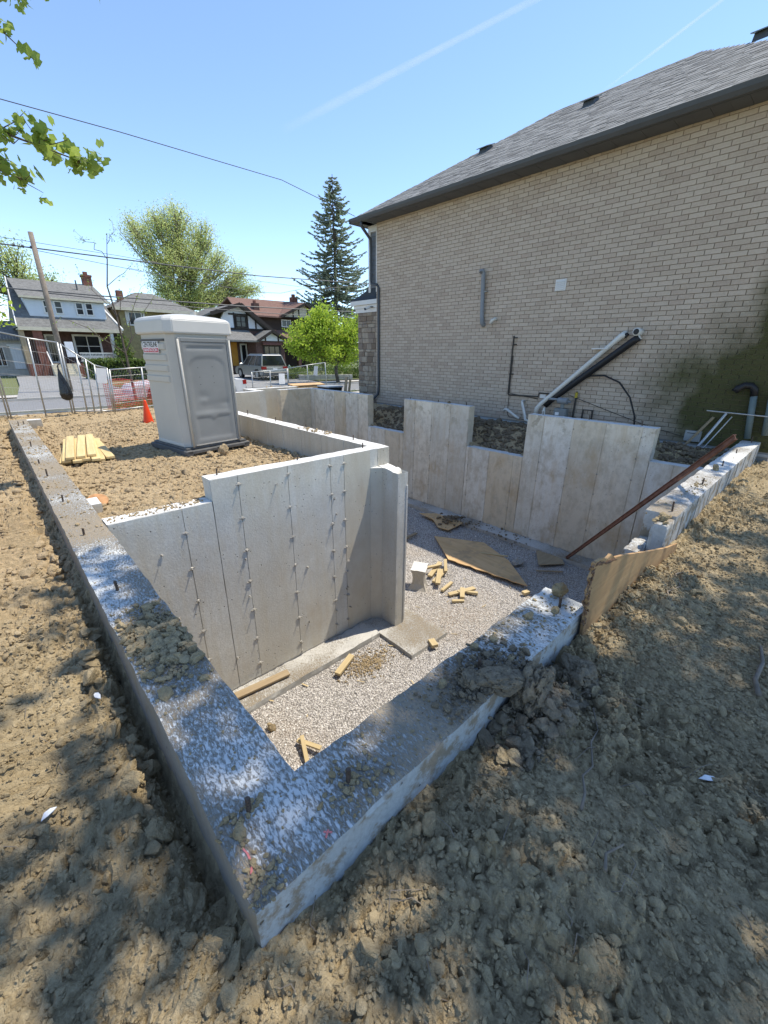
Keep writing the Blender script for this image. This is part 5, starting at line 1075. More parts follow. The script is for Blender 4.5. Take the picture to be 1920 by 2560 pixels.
MB().tube([(6.85, yA+2.0, 5.9), (6.85, yA+2.0, 6.55)], .05, 8).obj('vent_stack', M['charcoal'], hA)
# --- garage left
gA = thing('garage', 'small pale garage with a white door left of the dormer house', 'garage', (2.0, 44, -.3))
MB().box(-.5, 2.65, 43.9, 47, -.4, 2.2).obj('wall', plain('garage_wall', (.42, .40, .37), .8), gA); MB().prism([(-.9, 43.6, 2.15), (3.0, 43.6, 2.15), (2.6, 45.5, 3.5), (-.5, 45.5, 3.5)], (0, .0, .12)).obj('roof', roofg, gA)
MB().box(1.9, 2.55, 43.84, 43.899, .1, 1.75).obj('door', M['paper'], gA); MB().box(1.75, 2.64, 43.82, 43.899, 1.751, 1.9).obj('door_trim', M['white'], gA); win(gA, .6, 1.5, .3, 1.7, 43.88, .06, 2)
MB().box(1.3, 2.9, 42.9, 43.2, -.4, .05).obj('front_step', M['kerbc'], gA)
# --- yellow brick house
hB = thing('house', 'yellow brick house with a low grey hip roof behind the toilet', 'house', (12, 42, -.3))
MB().box(9.4, 15.2, 42.0, 50, -.4, 4.8).obj('wall', yelbrick, hB); MB().add([(8.9, 41.5, 4.85), (15.7, 41.5, 4.85), (15.7, 50.5, 4.85), (8.9, 50.5, 4.85), (11.6, 44.6, 6.35), (13.0, 44.6, 6.35), (13, 47, 6.35), (11.6, 47, 6.35)], [(0, 1, 5, 4), (1, 2, 6, 5), (2, 3, 7, 6), (3, 0, 4, 7), (4, 5, 6, 7), (3, 2, 1, 0)]).obj('roof', roofg, hB)
MB().box(8.88, 15.72, 41.42, 41.498, 4.62, 4.86).obj('eave_board', cream, hB); win(hB, 10.0, 11.1, 3.5, 4.6, 41.97, .1, 1)
for x in (9.82, 11.15): MB().box(x, x+.16, 41.93, 41.999, 3.5, 4.6).obj('shutter', M['white'], hB)
MB().box(9.9, 10.35, 43.6, 44.1, 5.2, 6.3).obj('chimney', redbrick, hB)
# --- half timbered house
yC = 38.0
hC = thing('house', 'half timbered white house with dark trim and grey gabled porch', 'house', (19, yC, 0))
MB().box(16.6, 21.6, yC, yC+8, -.3, 3.5).obj('wall', darkbrick, hC)
MB().prism([(15.9, yC+.0, 3.45), (20.35, yC+.0, 3.45), (17.95, yC+.0, 5.30), (16.6, yC, 4.7)], (0, .3, 0)).obj('gable_wall', stucco, hC)
def roofslab(mb, a, b, c, d, th=.14): return mb.prism([a, b, c, d], (0, 0, -th))
rC = MB(); roofslab(rC, (17.95, yC-.6, 5.50), (21.75, yC-.6, 2.85), (21.75, yC+8, 2.85), (17.95, yC+8, 5.50)); roofslab(rC, (17.95, yC-.6, 5.501), (15.2, yC-.6, 4.6), (13.8, yC+8, 3.2), (17.95, yC+8, 5.501)); rC.obj('roof', roofg, hC)
for a, b in (((17.95, yC-.64, 5.40), (21.75, yC-.64, 2.76)), ((17.95, yC-.64, 5.40), (15.2, yC-.64, 4.5))): MB().bar(a, b, .07, .30).obj('barge_board', darkwood, hC)
for x, z0, z1 in ((17.42, 3.5, 4.75), (18.66, 3.5, 4.9), (19.45, 3.5, 4.3)): MB().box(x, x+.13, yC-.05, yC-.001, z0, z1).obj('timber', darkwood, hC)
MB().box(15.9, 20.5, yC-.06, yC-.001, 3.30, 3.50).obj('timber', darkwood, hC); MB().box(17.0, 19.2, yC-.06, yC-.001, 4.55, 4.68).obj('timber', darkwood, hC)
win(hC, 17.56, 18.62, 3.52, 4.53, yC-.05, .12, 1, 1, darkwood)
rp = MB(); roofslab(rp, (15.0, yC-2.0, 2.45), (18.7, yC-2.0, 2.45), (18.7, yC+.0, 3.35), (15.0, yC+.0, 3.35)); roofslab(rp, (19.95, yC-2.2, 3.35), (21.7, yC-2.2, 2.55), (21.7, yC, 2.55), (19.95, yC, 3.351), .12); roofslab(rp, (19.95, yC-2.2, 3.351), (18.5, yC-2.2, 2.50), (18.5, yC, 2.50), (19.95, yC, 3.352), .12); rp.obj('porch_roof', roofg, hC)
for a, b in (((19.95, yC-2.25, 3.25), (21.7, yC-2.25, 2.46)), ((19.95, yC-2.25, 3.25), (18.5, yC-2.25, 2.42))): MB().bar(a, b, .07, .22).obj('barge_board', darkwood, hC)
MB().prism([(18.8, yC-1.9, 2.45), (21.3, yC-1.9, 2.45), (19.95, yC-1.9, 3.15)], (0, .1, 0)).obj('porch_gable', stucco, hC)
for x in (19.3, 20.6): MB().box(x, x+.12, yC-1.95, yC-1.901, 2.45, 2.85).obj('timber', darkwood, hC)
MB().box(18.45, 21.3, yC-1.8, yC-.001, -.3, 2.44).obj('porch_wall', darkbrick, hC); win(hC, 19.1, 20.85, .65, 2.1, yC-1.82, .14, 2, 0, darkwood); MB().prism([(18.95, yC-2.1, 2.1), (21.0, yC-2.1, 2.1), (20.85, yC-1.8, 2.3), (19.1, yC-1.8, 2.3)], (0, 0, .04)).obj('window_hood', redbrick, hC)
MB().box(16.9, 17.45, yC-.08, yC-.002, .2, 2.3).obj('door', plain('orange_door', (.45, .20, .02), .5), hC); win(hC, 17.75, 18.4, .35, 2.2, yC-.03, .12, 0, 0); MB().box(16.7, 18.4, yC-1.9, yC-.001, -.3, .3).obj('porch_base', darkbrick, hC)
for k in range(3): MB().box(16.9, 17.7, yC-3.0+k*.35, yC-1.901, -.25+k*.16, -.25+(k+1)*.16-.002).obj('step', M['kerbc'], hC)
# --- brown house
yD = 42.0
hD = thing('house', 'dark brown house with a red brown roof and half timbered gable', 'house', (24, yD, 0))
MB().box(20.3, 28.6, yD, yD+8, -.3, 5.0).obj('wall', plain('brown_shingle_wall', (.05, .035, .028), .9), hD)
rD = MB(); roofslab(rD, (19.6, yD-.7, 4.95), (24.2, yD-.7, 4.95), (26.9, yD+3.0, 6.85), (20.2, yD+3.0, 6.75)); roofslab(rD, (27.0, yD-1.0, 6.45), (24.0, yD-1.0, 5.05), (24.0, yD+3, 5.05), (27.0, yD+3, 6.85)); roofslab(rD, (27.0, yD-1.0, 6.451), (29.8, yD-1.0, 5.05), (29.8, yD+3, 5.05), (27.0, yD+3, 6.851)); roofslab(rD, (20.2, yD+3.01, 6.75), (26.9, yD+3.01, 6.85), (28, yD+8, 4.9), (19.6, yD+8, 4.9)); rD.obj('roof', roofr, hD)
MB().prism([(24.4, yD-.6, 5.0), (29.4, yD-.6, 5.0), (27.0, yD-.6, 6.25)], (0, .2, 0)).obj('gable_wall', cream, hD)
for a, b in (((27.0, yD-1.04, 6.33), (24.0, yD-1.04, 4.95)), ((27.0, yD-1.04, 6.33), (29.8, yD-1.04, 4.95))): MB().bar(a, b, .08, .25).obj('barge_board', darkwood, hD)
for x in (25.6, 26.3, 27.4, 28.2): MB().box(x, x+.12, yD-.66, yD-.601, 5.0, 5.7 if x < 26 or x > 28 else 6.0).obj('timber', darkwood, hD)
MB().box(24.2, 29.5, yD-.7, yD-.601, 4.88, 5.0).obj('timber', darkwood, hD)
win(hD, 24.5, 25.65, 4.0, 4.75, yD-.03, .09, 1, 0)
rE = MB(); roofslab(rE, (22.0, yD-2.4, 2.5), (29, yD-2.4, 2.5), (29, yD-.0, 3.7), (22.4, yD-.0, 3.7)); rE.obj('porch_roof', roofr, hD)
MB().bar((23.4, yD-2.45, 2.55), (22.6, yD-.1, 3.75), .1, .12).obj('barge_board', darkwood, hD)
for x in (22.3, 25.0, 28.2): MB().box(x, x+.35, yD-2.2, yD-1.85, -.3, 2.5).obj('porch_pillar', darkbrick, hD)
MB().box(27.45, 28.1, yD+2.2, yD+2.9, 5.0, 7.3).box(27.6, 27.9, yD+2.4, yD+2.7, 7.3, 7.6).obj('chimney', redbrick, hD); c2 = MB().box(21.75, 22.35, yD+.4, yD+1.0, 4.5, 6.15).obj('chimney', darkbrick, hD); MB().tube([(22.0, yD+.7, 6.15), (22.0, yD+.7, 6.4)], .16, 10).obj('chimney_pot', redbrick, c2)
# --- garden bits
um = thing('patio_umbrella', 'closed yellow patio umbrella behind the parked SUV', 'umbrella', (17.95, 31.5, -.1)); MB().tube([(0, 0, .5), (0, 0, .62), (0, 0, 1.25), (0, 0, 1.45)], [.17, .16, .09, .03], 10).obj('canopy', plain('yellow_canvas', (.60, .38, .03), .7), um, True); MB().tube([(0, 0, 0), (0, 0, 1.5)], .02, 6).obj('pole', M['galv'], um, True)
gc_ = thing('garden_chair', 'pale green garden chair right of the parked SUV', 'chair', (16.2, 27.3, -.22)); 
MB().box(-.22, .22, -.22, .22, .40, .44).obj('seat', plain('pale_green', (.42, .58, .50), .5), gc_, True)
for x in (-.2, .2):
    for y in (-.2, .2): MB().tube([(x, y, 0), (x, y, .40)], .02, 6).obj('leg', plain('pale_green', (.42, .58, .50), .5), gc_, True)
bk = MB().tube([(.2, -.2, .44), (.2, -.16, .75), (.2, 0, .85), (.2, .16, .75), (.2, .2, .44)], .02, 6)
for y in (-.08, 0, .08): bk.tube([(.2, y, .44), (.2, y, .82)], .012, 6)
bk.obj('backrest', plain('pale_green', (.42, .58, .50), .5), gc_, True)
for lab, pts in (('low stone garden wall across the road behind the maple', [(15.9, 25.2), (19.5, 23.9)]), ('low stone garden wall along the far driveway edge', [(16.1, 29.5), (16.3, 25.4)])):
    w = thing('garden_wall', lab, 'garden wall', (pts[0][0], pts[0][1], -.33)); a, b = Vector((*pts[0], 0)), Vector((*pts[1], 0)); L_ = (b-a).length; d = (b-a)/L_; x = 0
    while x < L_:
        l = random.uniform(.3, .6)
        for z in (-.33, -.15): MB().bar(a+d*x+Vector((0, 0, z+.09)), a+d*min(x+l-.02, L_)+Vector((0, 0, z+.09)), .28, .17).obj('stone', M['kerbc'], w)
        x += l

# ================================================================== TREES
def tubes_mesh(segs, n=5):
    """segs: (p0, p1, r0, r1) rows -> joined tapered tubes"""
    S = np.array(segs); p0, p1, r0, r1 = S[:, 0:3], S[:, 3:6], S[:, 6], S[:, 7]; d = p1-p0; d /= np.linalg.norm(d, axis=1)[:, None]+1e-9
    a = np.cross(d, np.array([.31, .17, .93])); a /= np.linalg.norm(a, axis=1)[:, None]+1e-9; b = np.cross(d, a); th = np.arange(n)*2*math.pi/n
    ring = a[:, None, :]*np.cos(th)[None, :, None]+b[:, None, :]*np.sin(th)[None, :, None]
    V = np.concatenate([p0[:, None]+ring*r0[:, None, None], p1[:, None]+ring*r1[:, None, None]], 1).reshape(-1, 3)
    k = np.arange(n); f = np.stack([k, (k+1) % n, n+(k+1) % n, n+k], 1); F_ = (f[None]+(np.arange(len(S))*2*n)[:, None, None]).reshape(-1, 4)
    return tri_mesh('branches', V, F_, k=4)
def curve(a, b, sag, n, jit):
    a, b = np.array(a, float), np.array(b, float); t = np.linspace(0, 1, n+1)[:, None]; p = a+(b-a)*t; p[:, 2] += sag*np.sin(np.pi*t[:, 0]); p[1:-1] += rng.normal(0, jit, (n-1, 3)); return p
def add_curve(segs, p, r0, r1):
    n = len(p)-1
    for i in range(n): segs.append((*p[i], *p[i+1], r0+(r1-r0)*i/n, r0+(r1-r0)*(i+1)/n))
def leaves_mesh(P, size, shape='rhomb', updown=0.0):
    """flat leaf polygons at P in random directions"""
    n = len(P); Rm = rotm(n); s = np.asarray(size)*np.ones(n)
    base = {'rhomb': [(-.5, 0, 0), (0, -.28, .06), (.5, 0, 0), (0, .28, .06)], 'lobed': [(-.5, 0, 0), (-.15, -.42, .05), (.12, -.22, .02), (.32, -.40, .06), (.55, 0, 0), (.32, .40, .06), (.12, .22, .02), (-.15, .42, .05)]}[shape]
    B = np.array(base); k = len(B); V = np.einsum('nij,vj->nvi', Rm, B)*s[:, None, None]+P[:, None, :]
    return tri_mesh('leaves', V.reshape(-1, 3), np.arange(n*k).reshape(n, k), rng.random(n), k=k)
def in_ell(n, c, r):
    u = rng.normal(size=(n, 3)); u /= np.linalg.norm(u, axis=1)[:, None]; return np.array(c)+u*(rng.random(n)**.42)[:, None]*np.array(r)
def tree(name, label, cat, base, fork, lobes, tr, leaf, per, size, bark, group=None, shape='rhomb', spread=.35, limb_sag=.0, twig=.012, up=.35):
    t = thing(name, label, cat, base, 0, group); segs = []; tips = []
    add_curve(segs, curve(base, fork, 0, 4, tr*.3), tr, tr*.75)
    for c, r, n in lobes:
        c = np.array(c, float); lp = curve(fork, c, limb_sag, 6, np.linalg.norm(c-np.array(fork))*.035); add_curve(segs, lp, tr*.45, tr*.12)
        for q in in_ell(n, c, r):
            j = rng.integers(2, 7); s = lp[j]; mid = s+(q-s)*.5+np.array([0, 0, up*np.linalg.norm(q-s)*-.15]); add_curve(segs, np.array([s, mid+rng.normal(0, .06*np.linalg.norm(q-s), 3), q]), tr*.12, twig)
            tips.append(q); tips.append(mid+(q-mid)*.5)
    tips = np.array(tips); P = np.repeat(tips, per, 0)+rng.normal(0, spread, (len(tips)*per, 3))
    obj('trunk', tubes_mesh(segs), M[bark], t, smooth=True); o = obj('crown', leaves_mesh(P, size*(.6+.8*rng.random(len(P))), shape), M[leaf], t); o['kind'] = 'stuff'; return t
# big pale tree behind the yellow house
tree('shade_tree', 'large pale green tree rising behind the yellow brick house', 'tree', (21.3, 60, -.4), (21.3, 60, 6.5),
     [((16.9, 60, 14.4), (1.9, 2.5, 1.8), 50), ((19.4, 60, 16.0), (1.5, 2.5, 1.9), 45), ((21.8, 60.5, 16.6), (1.6, 2.5, 1.8), 50), ((24.4, 60, 15.2), (1.9, 2.5, 1.6), 50), ((21, 60, 13.8), (1.6, 2, 1.2), 30), ((26.0, 60, 12.5), (2.0, 2.5, 1.8), 45), ((19.0, 59, 11.5), (2.4, 2.5, 2.4), 70), ((22.5, 59, 12.0), (2.6, 2.5, 2.6), 80), ((18.8, 59, 8.5), (1.8, 2.2, 1.8), 50), ((22.5, 59.5, 8.3), (3.2, 2.5, 1.8), 70), ((27.5, 60, 9.6), (2.4, 2, 1.8), 50), ((30.2, 60, 9.8), (1.9, 2, 1.5), 35), ((29.0, 60, 11.5), (1.6, 2, 1.1), 25), ((25.0, 60, 8.0), (2.5, 2, 1.5), 45)],
     .55, 'lf_pale', 40, .175, 'barkl', spread=.44, twig=.03)
tree('shade_tree', 'hazy pale green tree behind the white dormer house', 'tree', (4.5, 56, -.4), (4.5, 56, 5.0), [((1.5, 56, 9.0), (2.5, 2.5, 2.4), 60), ((4.3, 56, 9.0), (2.3, 2.5, 2.2), 60), ((6.6, 56, 7.2), (1.6, 2, 1.6), 40), ((5.0, 56, 6.5), (2.4, 2, 1.5), 40)], .35, 'lf_pale', 22, .2, 'bark', spread=.5, twig=.03)
tree('maple_tree', 'bright green maple growing across the road beside the brick house corner', 'tree', (16.75, 21.9, -.35), (16.6, 21.9, .75),
     [((15.6, 22, 3.5), (1.05, 1.2, .85), 55), ((14.6, 22, 2.4), (1.2, 1.2, .85), 60), ((16.4, 22.2, 2.6), (1.2, 1.2, .9), 60), ((17.8, 22, 2.6), (1.1, 1.2, .9), 55), ((13.9, 22, 1.75), (.8, 1, .5), 30), ((15.6, 21.8, 1.5), (1.3, 1.1, .6), 55), ((17.5, 22, 1.5), (1.3, 1.1, .75), 50), ((18.6, 22, 3.2), (.8, 1, .7), 30), ((15.2, 22, 3.0), (1.0, 1, .8), 40)],
     .13, 'lf_maple', 16, .15, 'bark', spread=.17, twig=.01)
# spruce
def spruce(label, base, H_, rad):
    t = thing('spruce_tree', label, 'tree', base); b = np.array(base); segs = []; add_curve(segs, curve(b, b+np.array([0, 0, H_]), 0, 8, .03), .32, .03); P0, D0, S0 = [], [], []
    for z in np.arange(1.5, H_-.2, .27):
        rr = rad*(1-(z/H_))**.82; nb = int(6+6*(1-z/H_))
        for k in range(nb):
            a = rng.uniform(0, 6.28); l = rr*rng.uniform(.45, 1.2)+.25; d = np.array([math.cos(a), math.sin(a), 0]); n = 5
            t_ = np.linspace(0, 1, n+1); p = b+np.array([0, 0, z])+d*(t_*l)[:, None]; p[:, 2] += -.18*l*np.sin(t_*2.2)+.16*l*t_**3
            add_curve(segs, p, .045, .012)
            m_ = int(12+l*19); tt = rng.uniform(.12, 1.0, m_)**.8
            q = np.stack([np.interp(tt, t_, p[:, c]) for c in range(3)], 1); sd = np.array([-d[1], d[0], 0]); side = rng.choice((-1, 1), m_)
            dirv = d*.55+sd*side[:, None]*rng.uniform(.1, .75, (m_, 1))*(1-tt[:, None]*.6); dirv[:, 2] = rng.uniform(-.35, .25, m_)
            P0.append(q); D0.append(dirv); S0.append(rng.uniform(.22, .55, m_)*(1.0-.4*tt)*min(1, l/1.6+.35))
    P0, D0, S0 = np.concatenate(P0), np.concatenate(D0), np.concatenate(S0); D0 /= np.linalg.norm(D0, axis=1)[:, None]
    Vv, Ff = [], []
    for roll in (0, 1):
        up = np.array([0, 0, 1.]) if roll else np.array([.3, .2, .1]); s = np.cross(D0, up); s /= np.linalg.norm(s, axis=1)[:, None]+1e-6
        w = (S0*.16)[:, None]; e = P0+D0*S0[:, None]; V = np.stack([P0-s*w*.5, P0+D0*(S0*.4)[:, None]-s*w, e, P0+D0*(S0*.4)[:, None]+s*w], 1); Vv.append(V.reshape(-1, 3))
    V = np.concatenate(Vv); F_ = np.arange(len(V)).reshape(-1, 4)
    obj('trunk', tubes_mesh(segs), M['bark'], t); o = obj('crown', tri_mesh('needles', V, F_, rng.random(len(F_)), k=4), M['lf_spruce'], t); o['kind'] = 'stuff'
spruce('tall dark spruce standing behind the brick house porch', (32.2, 42.5, -.4), 19.6, 6.6)
# sapling on the boulevard
sp_ = thing('young_tree', 'slender nearly bare young tree on the boulevard left of the toilet', 'tree', (3.72, 16.75, -.4)); segs = []
tr_ = np.array([(3.72, 16.75, -.4), (3.70, 16.75, .65), (3.68, 16.75, 1.42), (3.64, 16.75, 2.55), (3.54, 16.75, 3.47), (3.70, 16.75, 4.26), (3.73, 16.75, 4.45), (3.84, 16.75, 5.0)])
for i, r in zip(range(7), (.05, .045, .038, .030, .022, .015, .011)): segs.append((*tr_[i], *tr_[i+1], r, r*.8))
tipsS = [tr_[-1]]
for j, e, r in ((5, (3.11, 16.6, 4.69), .012), (6, (4.07, 16.8, 5.09), .010), (2, (2.02, 16.4, 2.45), .02), (4, (4.61, 16.9, 4.08), .012), (2, (4.61, 16.9, 3.57), .016), (2, (5.08, 17.0, 3.42), .015), (3, (2.9, 16.9, 3.7), .012), (1, (3.2, 16.5, 1.9), .012), (3, (4.2, 16.6, 3.3), .012)):
    p = curve(tr_[j], e, .12, 5, .05); add_curve(segs, p, r, .005); tipsS += [p[-1], p[-2], p[3]]
    for k in range(4): s = p[rng.integers(2, 6)]; q = s+rng.normal(0, .16, 3)+np.array([0, 0, .12]); segs.append((*s, *q, .005, .003)); tipsS.append(q)
obj('trunk', tubes_mesh(segs), M['bark'], sp_); tipsS = np.array(tipsS); P = np.repeat(tipsS, 4, 0)+rng.normal(0, .045, (len(tipsS)*4, 3)); obj('crown', leaves_mesh(P, .06), M['lf_over'], sp_)['kind'] = 'stuff'
# hedge and garden shrubs
def shrub(name, label, cat, c, r, n, size, m, group=None):
    t = thing(name, label, cat, (c[0], c[1], c[2]-r[2]), 0, group); P = in_ell(n, c, r)
    P = np.where(rng.random((n, 1)) < .7, P, P); obj('foliage', leaves_mesh(P, size*(.6+.8*rng.random(n))), M[m], t)['kind'] = 'stuff'
    segs = []; [segs.append((c[0]+rng.normal(0, .1), c[1], c[2]-r[2], *(np.array(c)+rng.normal(0, .35, 3)*np.array(r)), .02, .008)) for _ in range(8)]; obj('stem', tubes_mesh(segs), M['bark'], t)
n = 5200; P = np.stack([rng.uniform(5.0, 9.2, n), 34+rng.uniform(-.55, .55, n), rng.uniform(-.35, 1.0, n)], 1); P[:, 2] += .09*fbm(P[:, 0], P[:, 1], .6, 2, 8)
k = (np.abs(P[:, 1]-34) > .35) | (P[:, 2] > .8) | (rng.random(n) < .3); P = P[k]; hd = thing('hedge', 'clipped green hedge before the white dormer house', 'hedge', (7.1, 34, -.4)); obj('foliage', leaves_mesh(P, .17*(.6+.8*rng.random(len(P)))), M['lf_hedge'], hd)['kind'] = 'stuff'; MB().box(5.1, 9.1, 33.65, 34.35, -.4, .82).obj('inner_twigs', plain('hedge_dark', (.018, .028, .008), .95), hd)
shrub('shrub', 'dark climbing shrub on the right side of the dormer house porch', 'shrub', (8.6, 39.3, 1.2), (.7, .5, 1.6), 900, .2, 'lf_hedge')
for i, (lab, c, r) in enumerate((('low leafy shrub on the garden wall left of the maple trunk', (14.9, 26.6, .05), (.9, .7, .45)), ('yellow green shrub above the stone garden wall', (16.3, 26.2, .10), (1.1, .7, .5)), ('rounded shrub right of the maple trunk', (19.3, 25.4, .25), (1.2, .8, .7)), ('dark shrub in the garden before the brown house', (20.5, 29.0, .5), (1.6, 1, 1.0)), ('dense green shrub beside the stone pier', (21.0, 25.2, .1), (1.0, .8, .6)))):
    shrub('shrub', lab, 'shrub', c, r, 900, .14, 'lf_garden' if i in (1, 2) else 'lf_hedge')
sheet('lawn', 16.7, 30, 24.0, 37, -.30, M['grass'])
# tree at the left edge of the lot
tree('maple_tree', 'bright leafy tree at the left edge beside the fence', 'tree', (-2.6, 13.2, -.35), (-2.3, 13.2, 1.6), [((-.5, 13.1, 3.1), (1.3, 1.0, 1.0), 45), ((-.5, 13.1, 2.3), (1.15, .9, .55), 40), ((-1.8, 13.3, 3.6), (1.6, 1.2, 1.2), 50)], .14, 'lf_maple', 16, .12, 'bark', spread=.14)
# overhanging boughs upper left: leaves about 12 cm
def bough(t, segs, tips, a, b, sag, r, n=10, tl=.45):
    p = curve(a, b, sag, 8, .03); add_curve(segs, p, r, .006)
    for k in range(n):
        s = p[rng.integers(3, 9)]; q = s+rng.normal(0, tl, 3)*np.array([.6, .6, .42])+np.array([.1, 0, .02]); add_curve(segs, np.array([s, (s+q)/2+rng.normal(0, .03, 3), q]), .006, .0025); tips.append(q); tips.append((s+q)/2)
ov = thing('overhanging_tree', 'leafy tree overhanging the upper left of the lot', 'tree', (-4.2, 5.6, -.3)); segs, tips = [], []
add_curve(segs, curve((-4.2, 5.6, -.3), (-3.6, 5.8, 4.2), 0, 5, .05), .22, .15); add_curve(segs, curve((-3.6, 5.8, 4.2), (-2.0, 6.0, 6.5), 0, 4, .05), .12, .06); add_curve(segs, curve((-3.8, 5.75, 3.0), (-1.6, 6.0, 3.6), .15, 5, .04), .07, .03); add_curve(segs, curve((-2.6, 6, 5.6), (-1.2, 6.0, 4.9), .1, 4, .04), .06, .025)
bough(ov, segs, tips, (-1.6, 6.0, 3.6), (1.22, 6.0, 3.52), .06, .028, 46, .2); bough(ov, segs, tips, (-1.6, 6.0, 3.6), (.62, 6.1, 3.25), .04, .02, 24, .2)
bough(ov, segs, tips, (-1.2, 6.0, 4.9), (1.1, 6.0, 4.85), .1, .025, 38, .24); bough(ov, segs, tips, (-1.2, 6.0, 4.9), (.8, 6.0, 4.45), .05, .02, 16, .2); bough(ov, segs, tips, (-1.2, 6, 5.0), (1.7, 6, 5.15), .1, .02, 10, .25)
obj('trunk', tubes_mesh(segs, 6), M['bark'], ov, smooth=True); tips = np.array(tips); P = np.repeat(tips, 3, 0)+rng.normal(0, .05, (len(tips)*3, 3)); obj('crown', leaves_mesh(P, .105*(.6+.8*rng.random(len(P))), 'lobed'), M['lf_over'], ov)['kind'] = 'stuff'
# big tree behind the photographer, whose crown shades the near half of the lot
sunv = np.array(TOSUN); sh = thing('shade_tree', 'tall leafy tree standing behind the camera whose crown dapples the near soil', 'tree', (9.5, -9.0, -.3)); segs, tips = [], []
fork = np.array([9.2, -8.6, 4.5]); add_curve(segs, curve((9.5, -9, -.3), fork, 0, 5, .06), .34, .26)
def shade(x, y, h, r, n, per=6, sp=.16):
    """bough whose foliage hangs h metres up the sun ray from ground point x, y"""
    c = np.array([x, y, -.1])+sunv*(h/sunv[2]); p = curve(fork, c, .8, 8, .12); add_curve(segs, p, .10, .02)
    for q in in_ell(n, c, (r[0], r[1], r[2] if len(r) > 2 else .8)):
        s = p[rng.integers(5, 9)]; add_curve(segs, np.array([s, (s+q)/2+rng.normal(0, .05, 3), q]), .012, .004); tips.append((q, per, sp))
for a in ((1.2, -.45, 8.0, (1.5, .55), 70), (2.6, -.55, 8.5, (1.3, .7), 70), (4.2, -.9, 8.5, (1.6, .8), 60), (6.2, -1.2, 9.0, (1.8, 1.0), 60), (.3, -1.3, 8.0, (1.5, .8), 55), (2.4, -1.9, 8.5, (2.0, .9), 70), (5.0, -2.4, 9, (2.4, .9), 60), (.15, .55, 7.5, (.42, .45), 26), (.25, 1.3, 7.5, (.45, .5), 28), (.2, 2.1, 7.6, (.42, .55), 26), (.15, 2.8, 7.6, (.35, .3), 12), (-.6, .3, 7.5, (.4, .4), 9), (-1.0, -.6, 7.5, (.7, .5), 11), (1.3, .08, 7.8, (1.3, .14), 40), (7.2, .1, 8.5, (.5, .25), 12), (5.2, .2, 8.5, (.35, .25), 10)):
    shade(*a)
obj('trunk', tubes_mesh(segs, 6), M['bark'], sh, smooth=True)
P = np.concatenate([q+rng.normal(0, sp, (per, 3)) for q, per, sp in tips]); obj('crown', leaves_mesh(P, .16*(.6+.8*rng.random(len(P))), 'lobed'), M['lf_over'], sh)['kind'] = 'stuff'

# ================================================================== POLE AND WIRES, CONTRAILS
po = thing('utility_pole', 'weathered wooden utility pole across the road in front of the dormer house', 'utility pole', (2.68, 24, -.4))
MB().tube([(2.68, 24, -.4), (2.70, 24, 6.05)], [.125, .09], 12).obj('pole', M['polewood'], po, smooth=True)
MB().box(2.9, 3.2, 23.85, 24.0, 1.2, 1.85).obj('meter_box', M['paper'], po)
for k in range(3): MB().tube([(2.0+k*.28, 24, 5.49), (2.08+k*.28, 24, 5.49)], .06, 8).obj('clamp', M['charcoal'], po)
def wire(label, pts, r):
    p = []
    for a, b in zip(pts[:-1], pts[1:]): p += [tuple(Vector(a).lerp(Vector(b), k/6)) for k in range(6)]
    props(MB().tube(p+[pts[-1]], r, 5).obj('overhead_wire', M['charcoal']), label, 'wire')
wire('thick overhead cable at the top of the utility pole crossing the pale tree', [(-30, 24, 5.6), (.9, 24, 5.46), (6.7, 24, 5.50), (12.7, 24, 5.57), (21.1, 24, 6.0), (40, 24, 7.0)], .028)
wire('lower overhead cable across the dormer house roof', [(-30, 24, 4.0), (.5, 24, 3.87), (5, 24, 3.86), (11.5, 24, 3.92), (18.2, 24, 4.09), (40, 24, 5.0)], .030)
wire('lowest overhead cable just under the lower one on the right', [(2.7, 24, 3.8), (6, 24, 3.70), (11.5, 24, 3.66), (15.4, 24, 3.68), (40, 24, 4.5)], .020)
wire('thin overhead wire above the thick cable at the left', [(-30, 24, 6.1), (1.84, 24, 5.71), (5.87, 24, 5.62), (12.7, 24, 5.31), (15.6, 24, 5.29), (40, 24, 6)], .010)
wire('sagging loose overhead wire left of the spruce', [(2.7, 24, 5.4), (9, 24, 4.9), (12.6, 24, 4.73), (14.2, 24, 4.81), (15.7, 24, 5.18), (30, 24, 7.0)], .012)
wire('thin service wire running high across the sky to the brick house roof', [(-12, 13.5, 6.1), (1.3, 12, 6.04), (3.4, 12, 6.10), (7.46, 11.9, 6.10), (9.75, 11.4, 5.55)], .009)
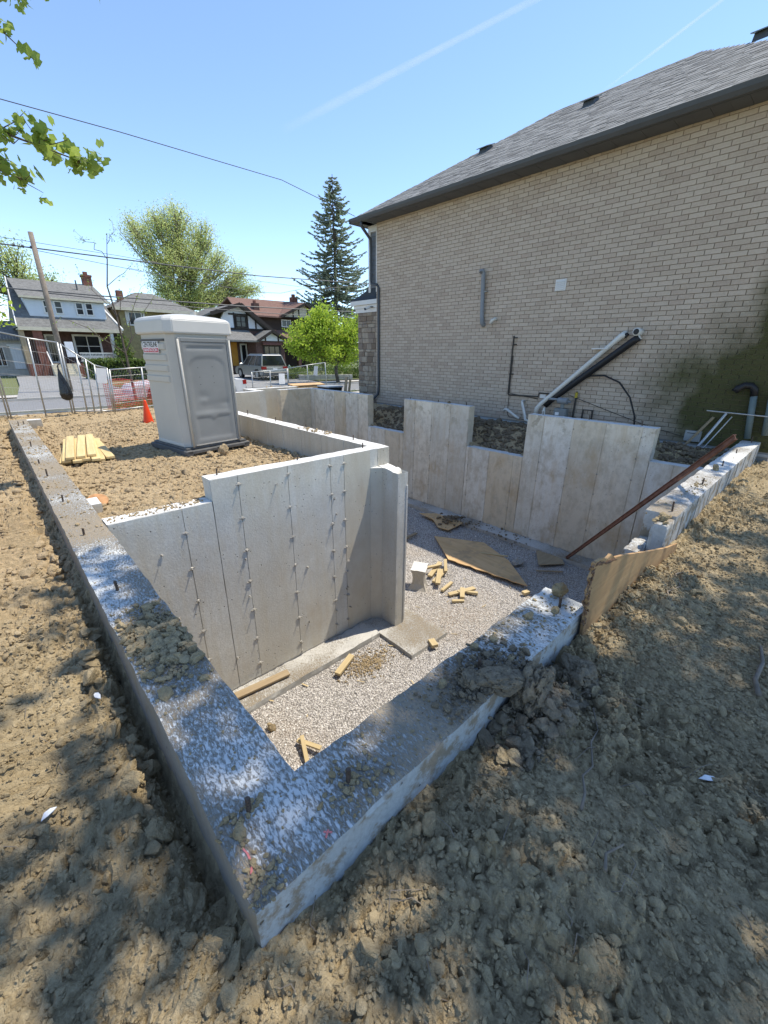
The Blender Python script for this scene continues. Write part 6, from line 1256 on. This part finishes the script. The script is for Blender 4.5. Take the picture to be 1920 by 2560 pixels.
def contrail(label, a, b, wa, wb, dens, seed):
    """long thin cloud of ice crystals, built as a flattened tube far up in the air"""
    a, b = np.array(a), np.array(b); n = 60; t_ = np.linspace(0, 1, n+1); p = a+(b-a)*t_[:, None]; V = []; k = 20
    d = (b-a)/np.linalg.norm(b-a); s = np.cross(d, (0, 0, 1)); s /= np.linalg.norm(s); u = np.cross(s, d)
    for i in range(n+1):
        w = (wa+(wb-wa)*t_[i])*(1+.25*float(fbm(np.array([t_[i]*9]), np.array([seed*1.]), 1, 3, seed)[0]))
        for q in range(k): th = 2*math.pi*q/k; V.append(p[i]+s*w*math.cos(th)+u*w*.35*math.sin(th))
    F_ = [(i*k+q, i*k+(q+1) % k, (i+1)*k+(q+1) % k, (i+1)*k+q) for i in range(n) for q in range(k)]
    fade = [math.sin(math.pi*min(1, (i+.5)/n*1.15))**.6*(abs(math.sin(2*math.pi*(q+.5)/k))**2.0) for i in range(n) for q in range(k)]
    m = NT('contrail_ice'); tp = m.n('ShaderNodeBsdfTransparent'); df = m.n('ShaderNodeBsdfDiffuse'); tl = m.n('ShaderNodeBsdfTranslucent'); df.inputs[0].default_value = (.95, .95, .95, 1); tl.inputs[0].default_value = (.95, .95, .95, 1)
    mx = m.n('ShaderNodeMixShader'); m.L(df.outputs[0], mx.inputs[1]); m.L(tl.outputs[0], mx.inputs[2]); my = m.n('ShaderNodeMixShader')
    m.L(m.math('MULTIPLY', m.math('MULTIPLY', m.attr('rnd'), dens), m.ramp(m.noise(.012, 4, .6), [(.25, .45), (.7, 1.)])), my.inputs[0]); m.L(tp.outputs[0], my.inputs[1]); m.L(mx.outputs[0], my.inputs[2]); m.L(my.outputs[0], m.t.nodes['Material Output'].inputs['Surface'])
    props(obj('contrail', tri_mesh('contrail', V, F_, fade, k=4), m.m, smooth=True), label, 'contrail', kind='stuff')
D_ = 3000.
contrail('broad faint white contrail slanting across the middle of the sky', CAM+D_*np.array([.80, .30, .52]), CAM+D_*1.25*np.array([.44, .83, .335]), 16, 42, .16, 3)
contrail('short thin white contrail at the upper right above the roof', CAM+D_*np.array([.86, .20, .47]), CAM+D_*np.array([.825, .42, .378]), 13, 9, .22, 5)
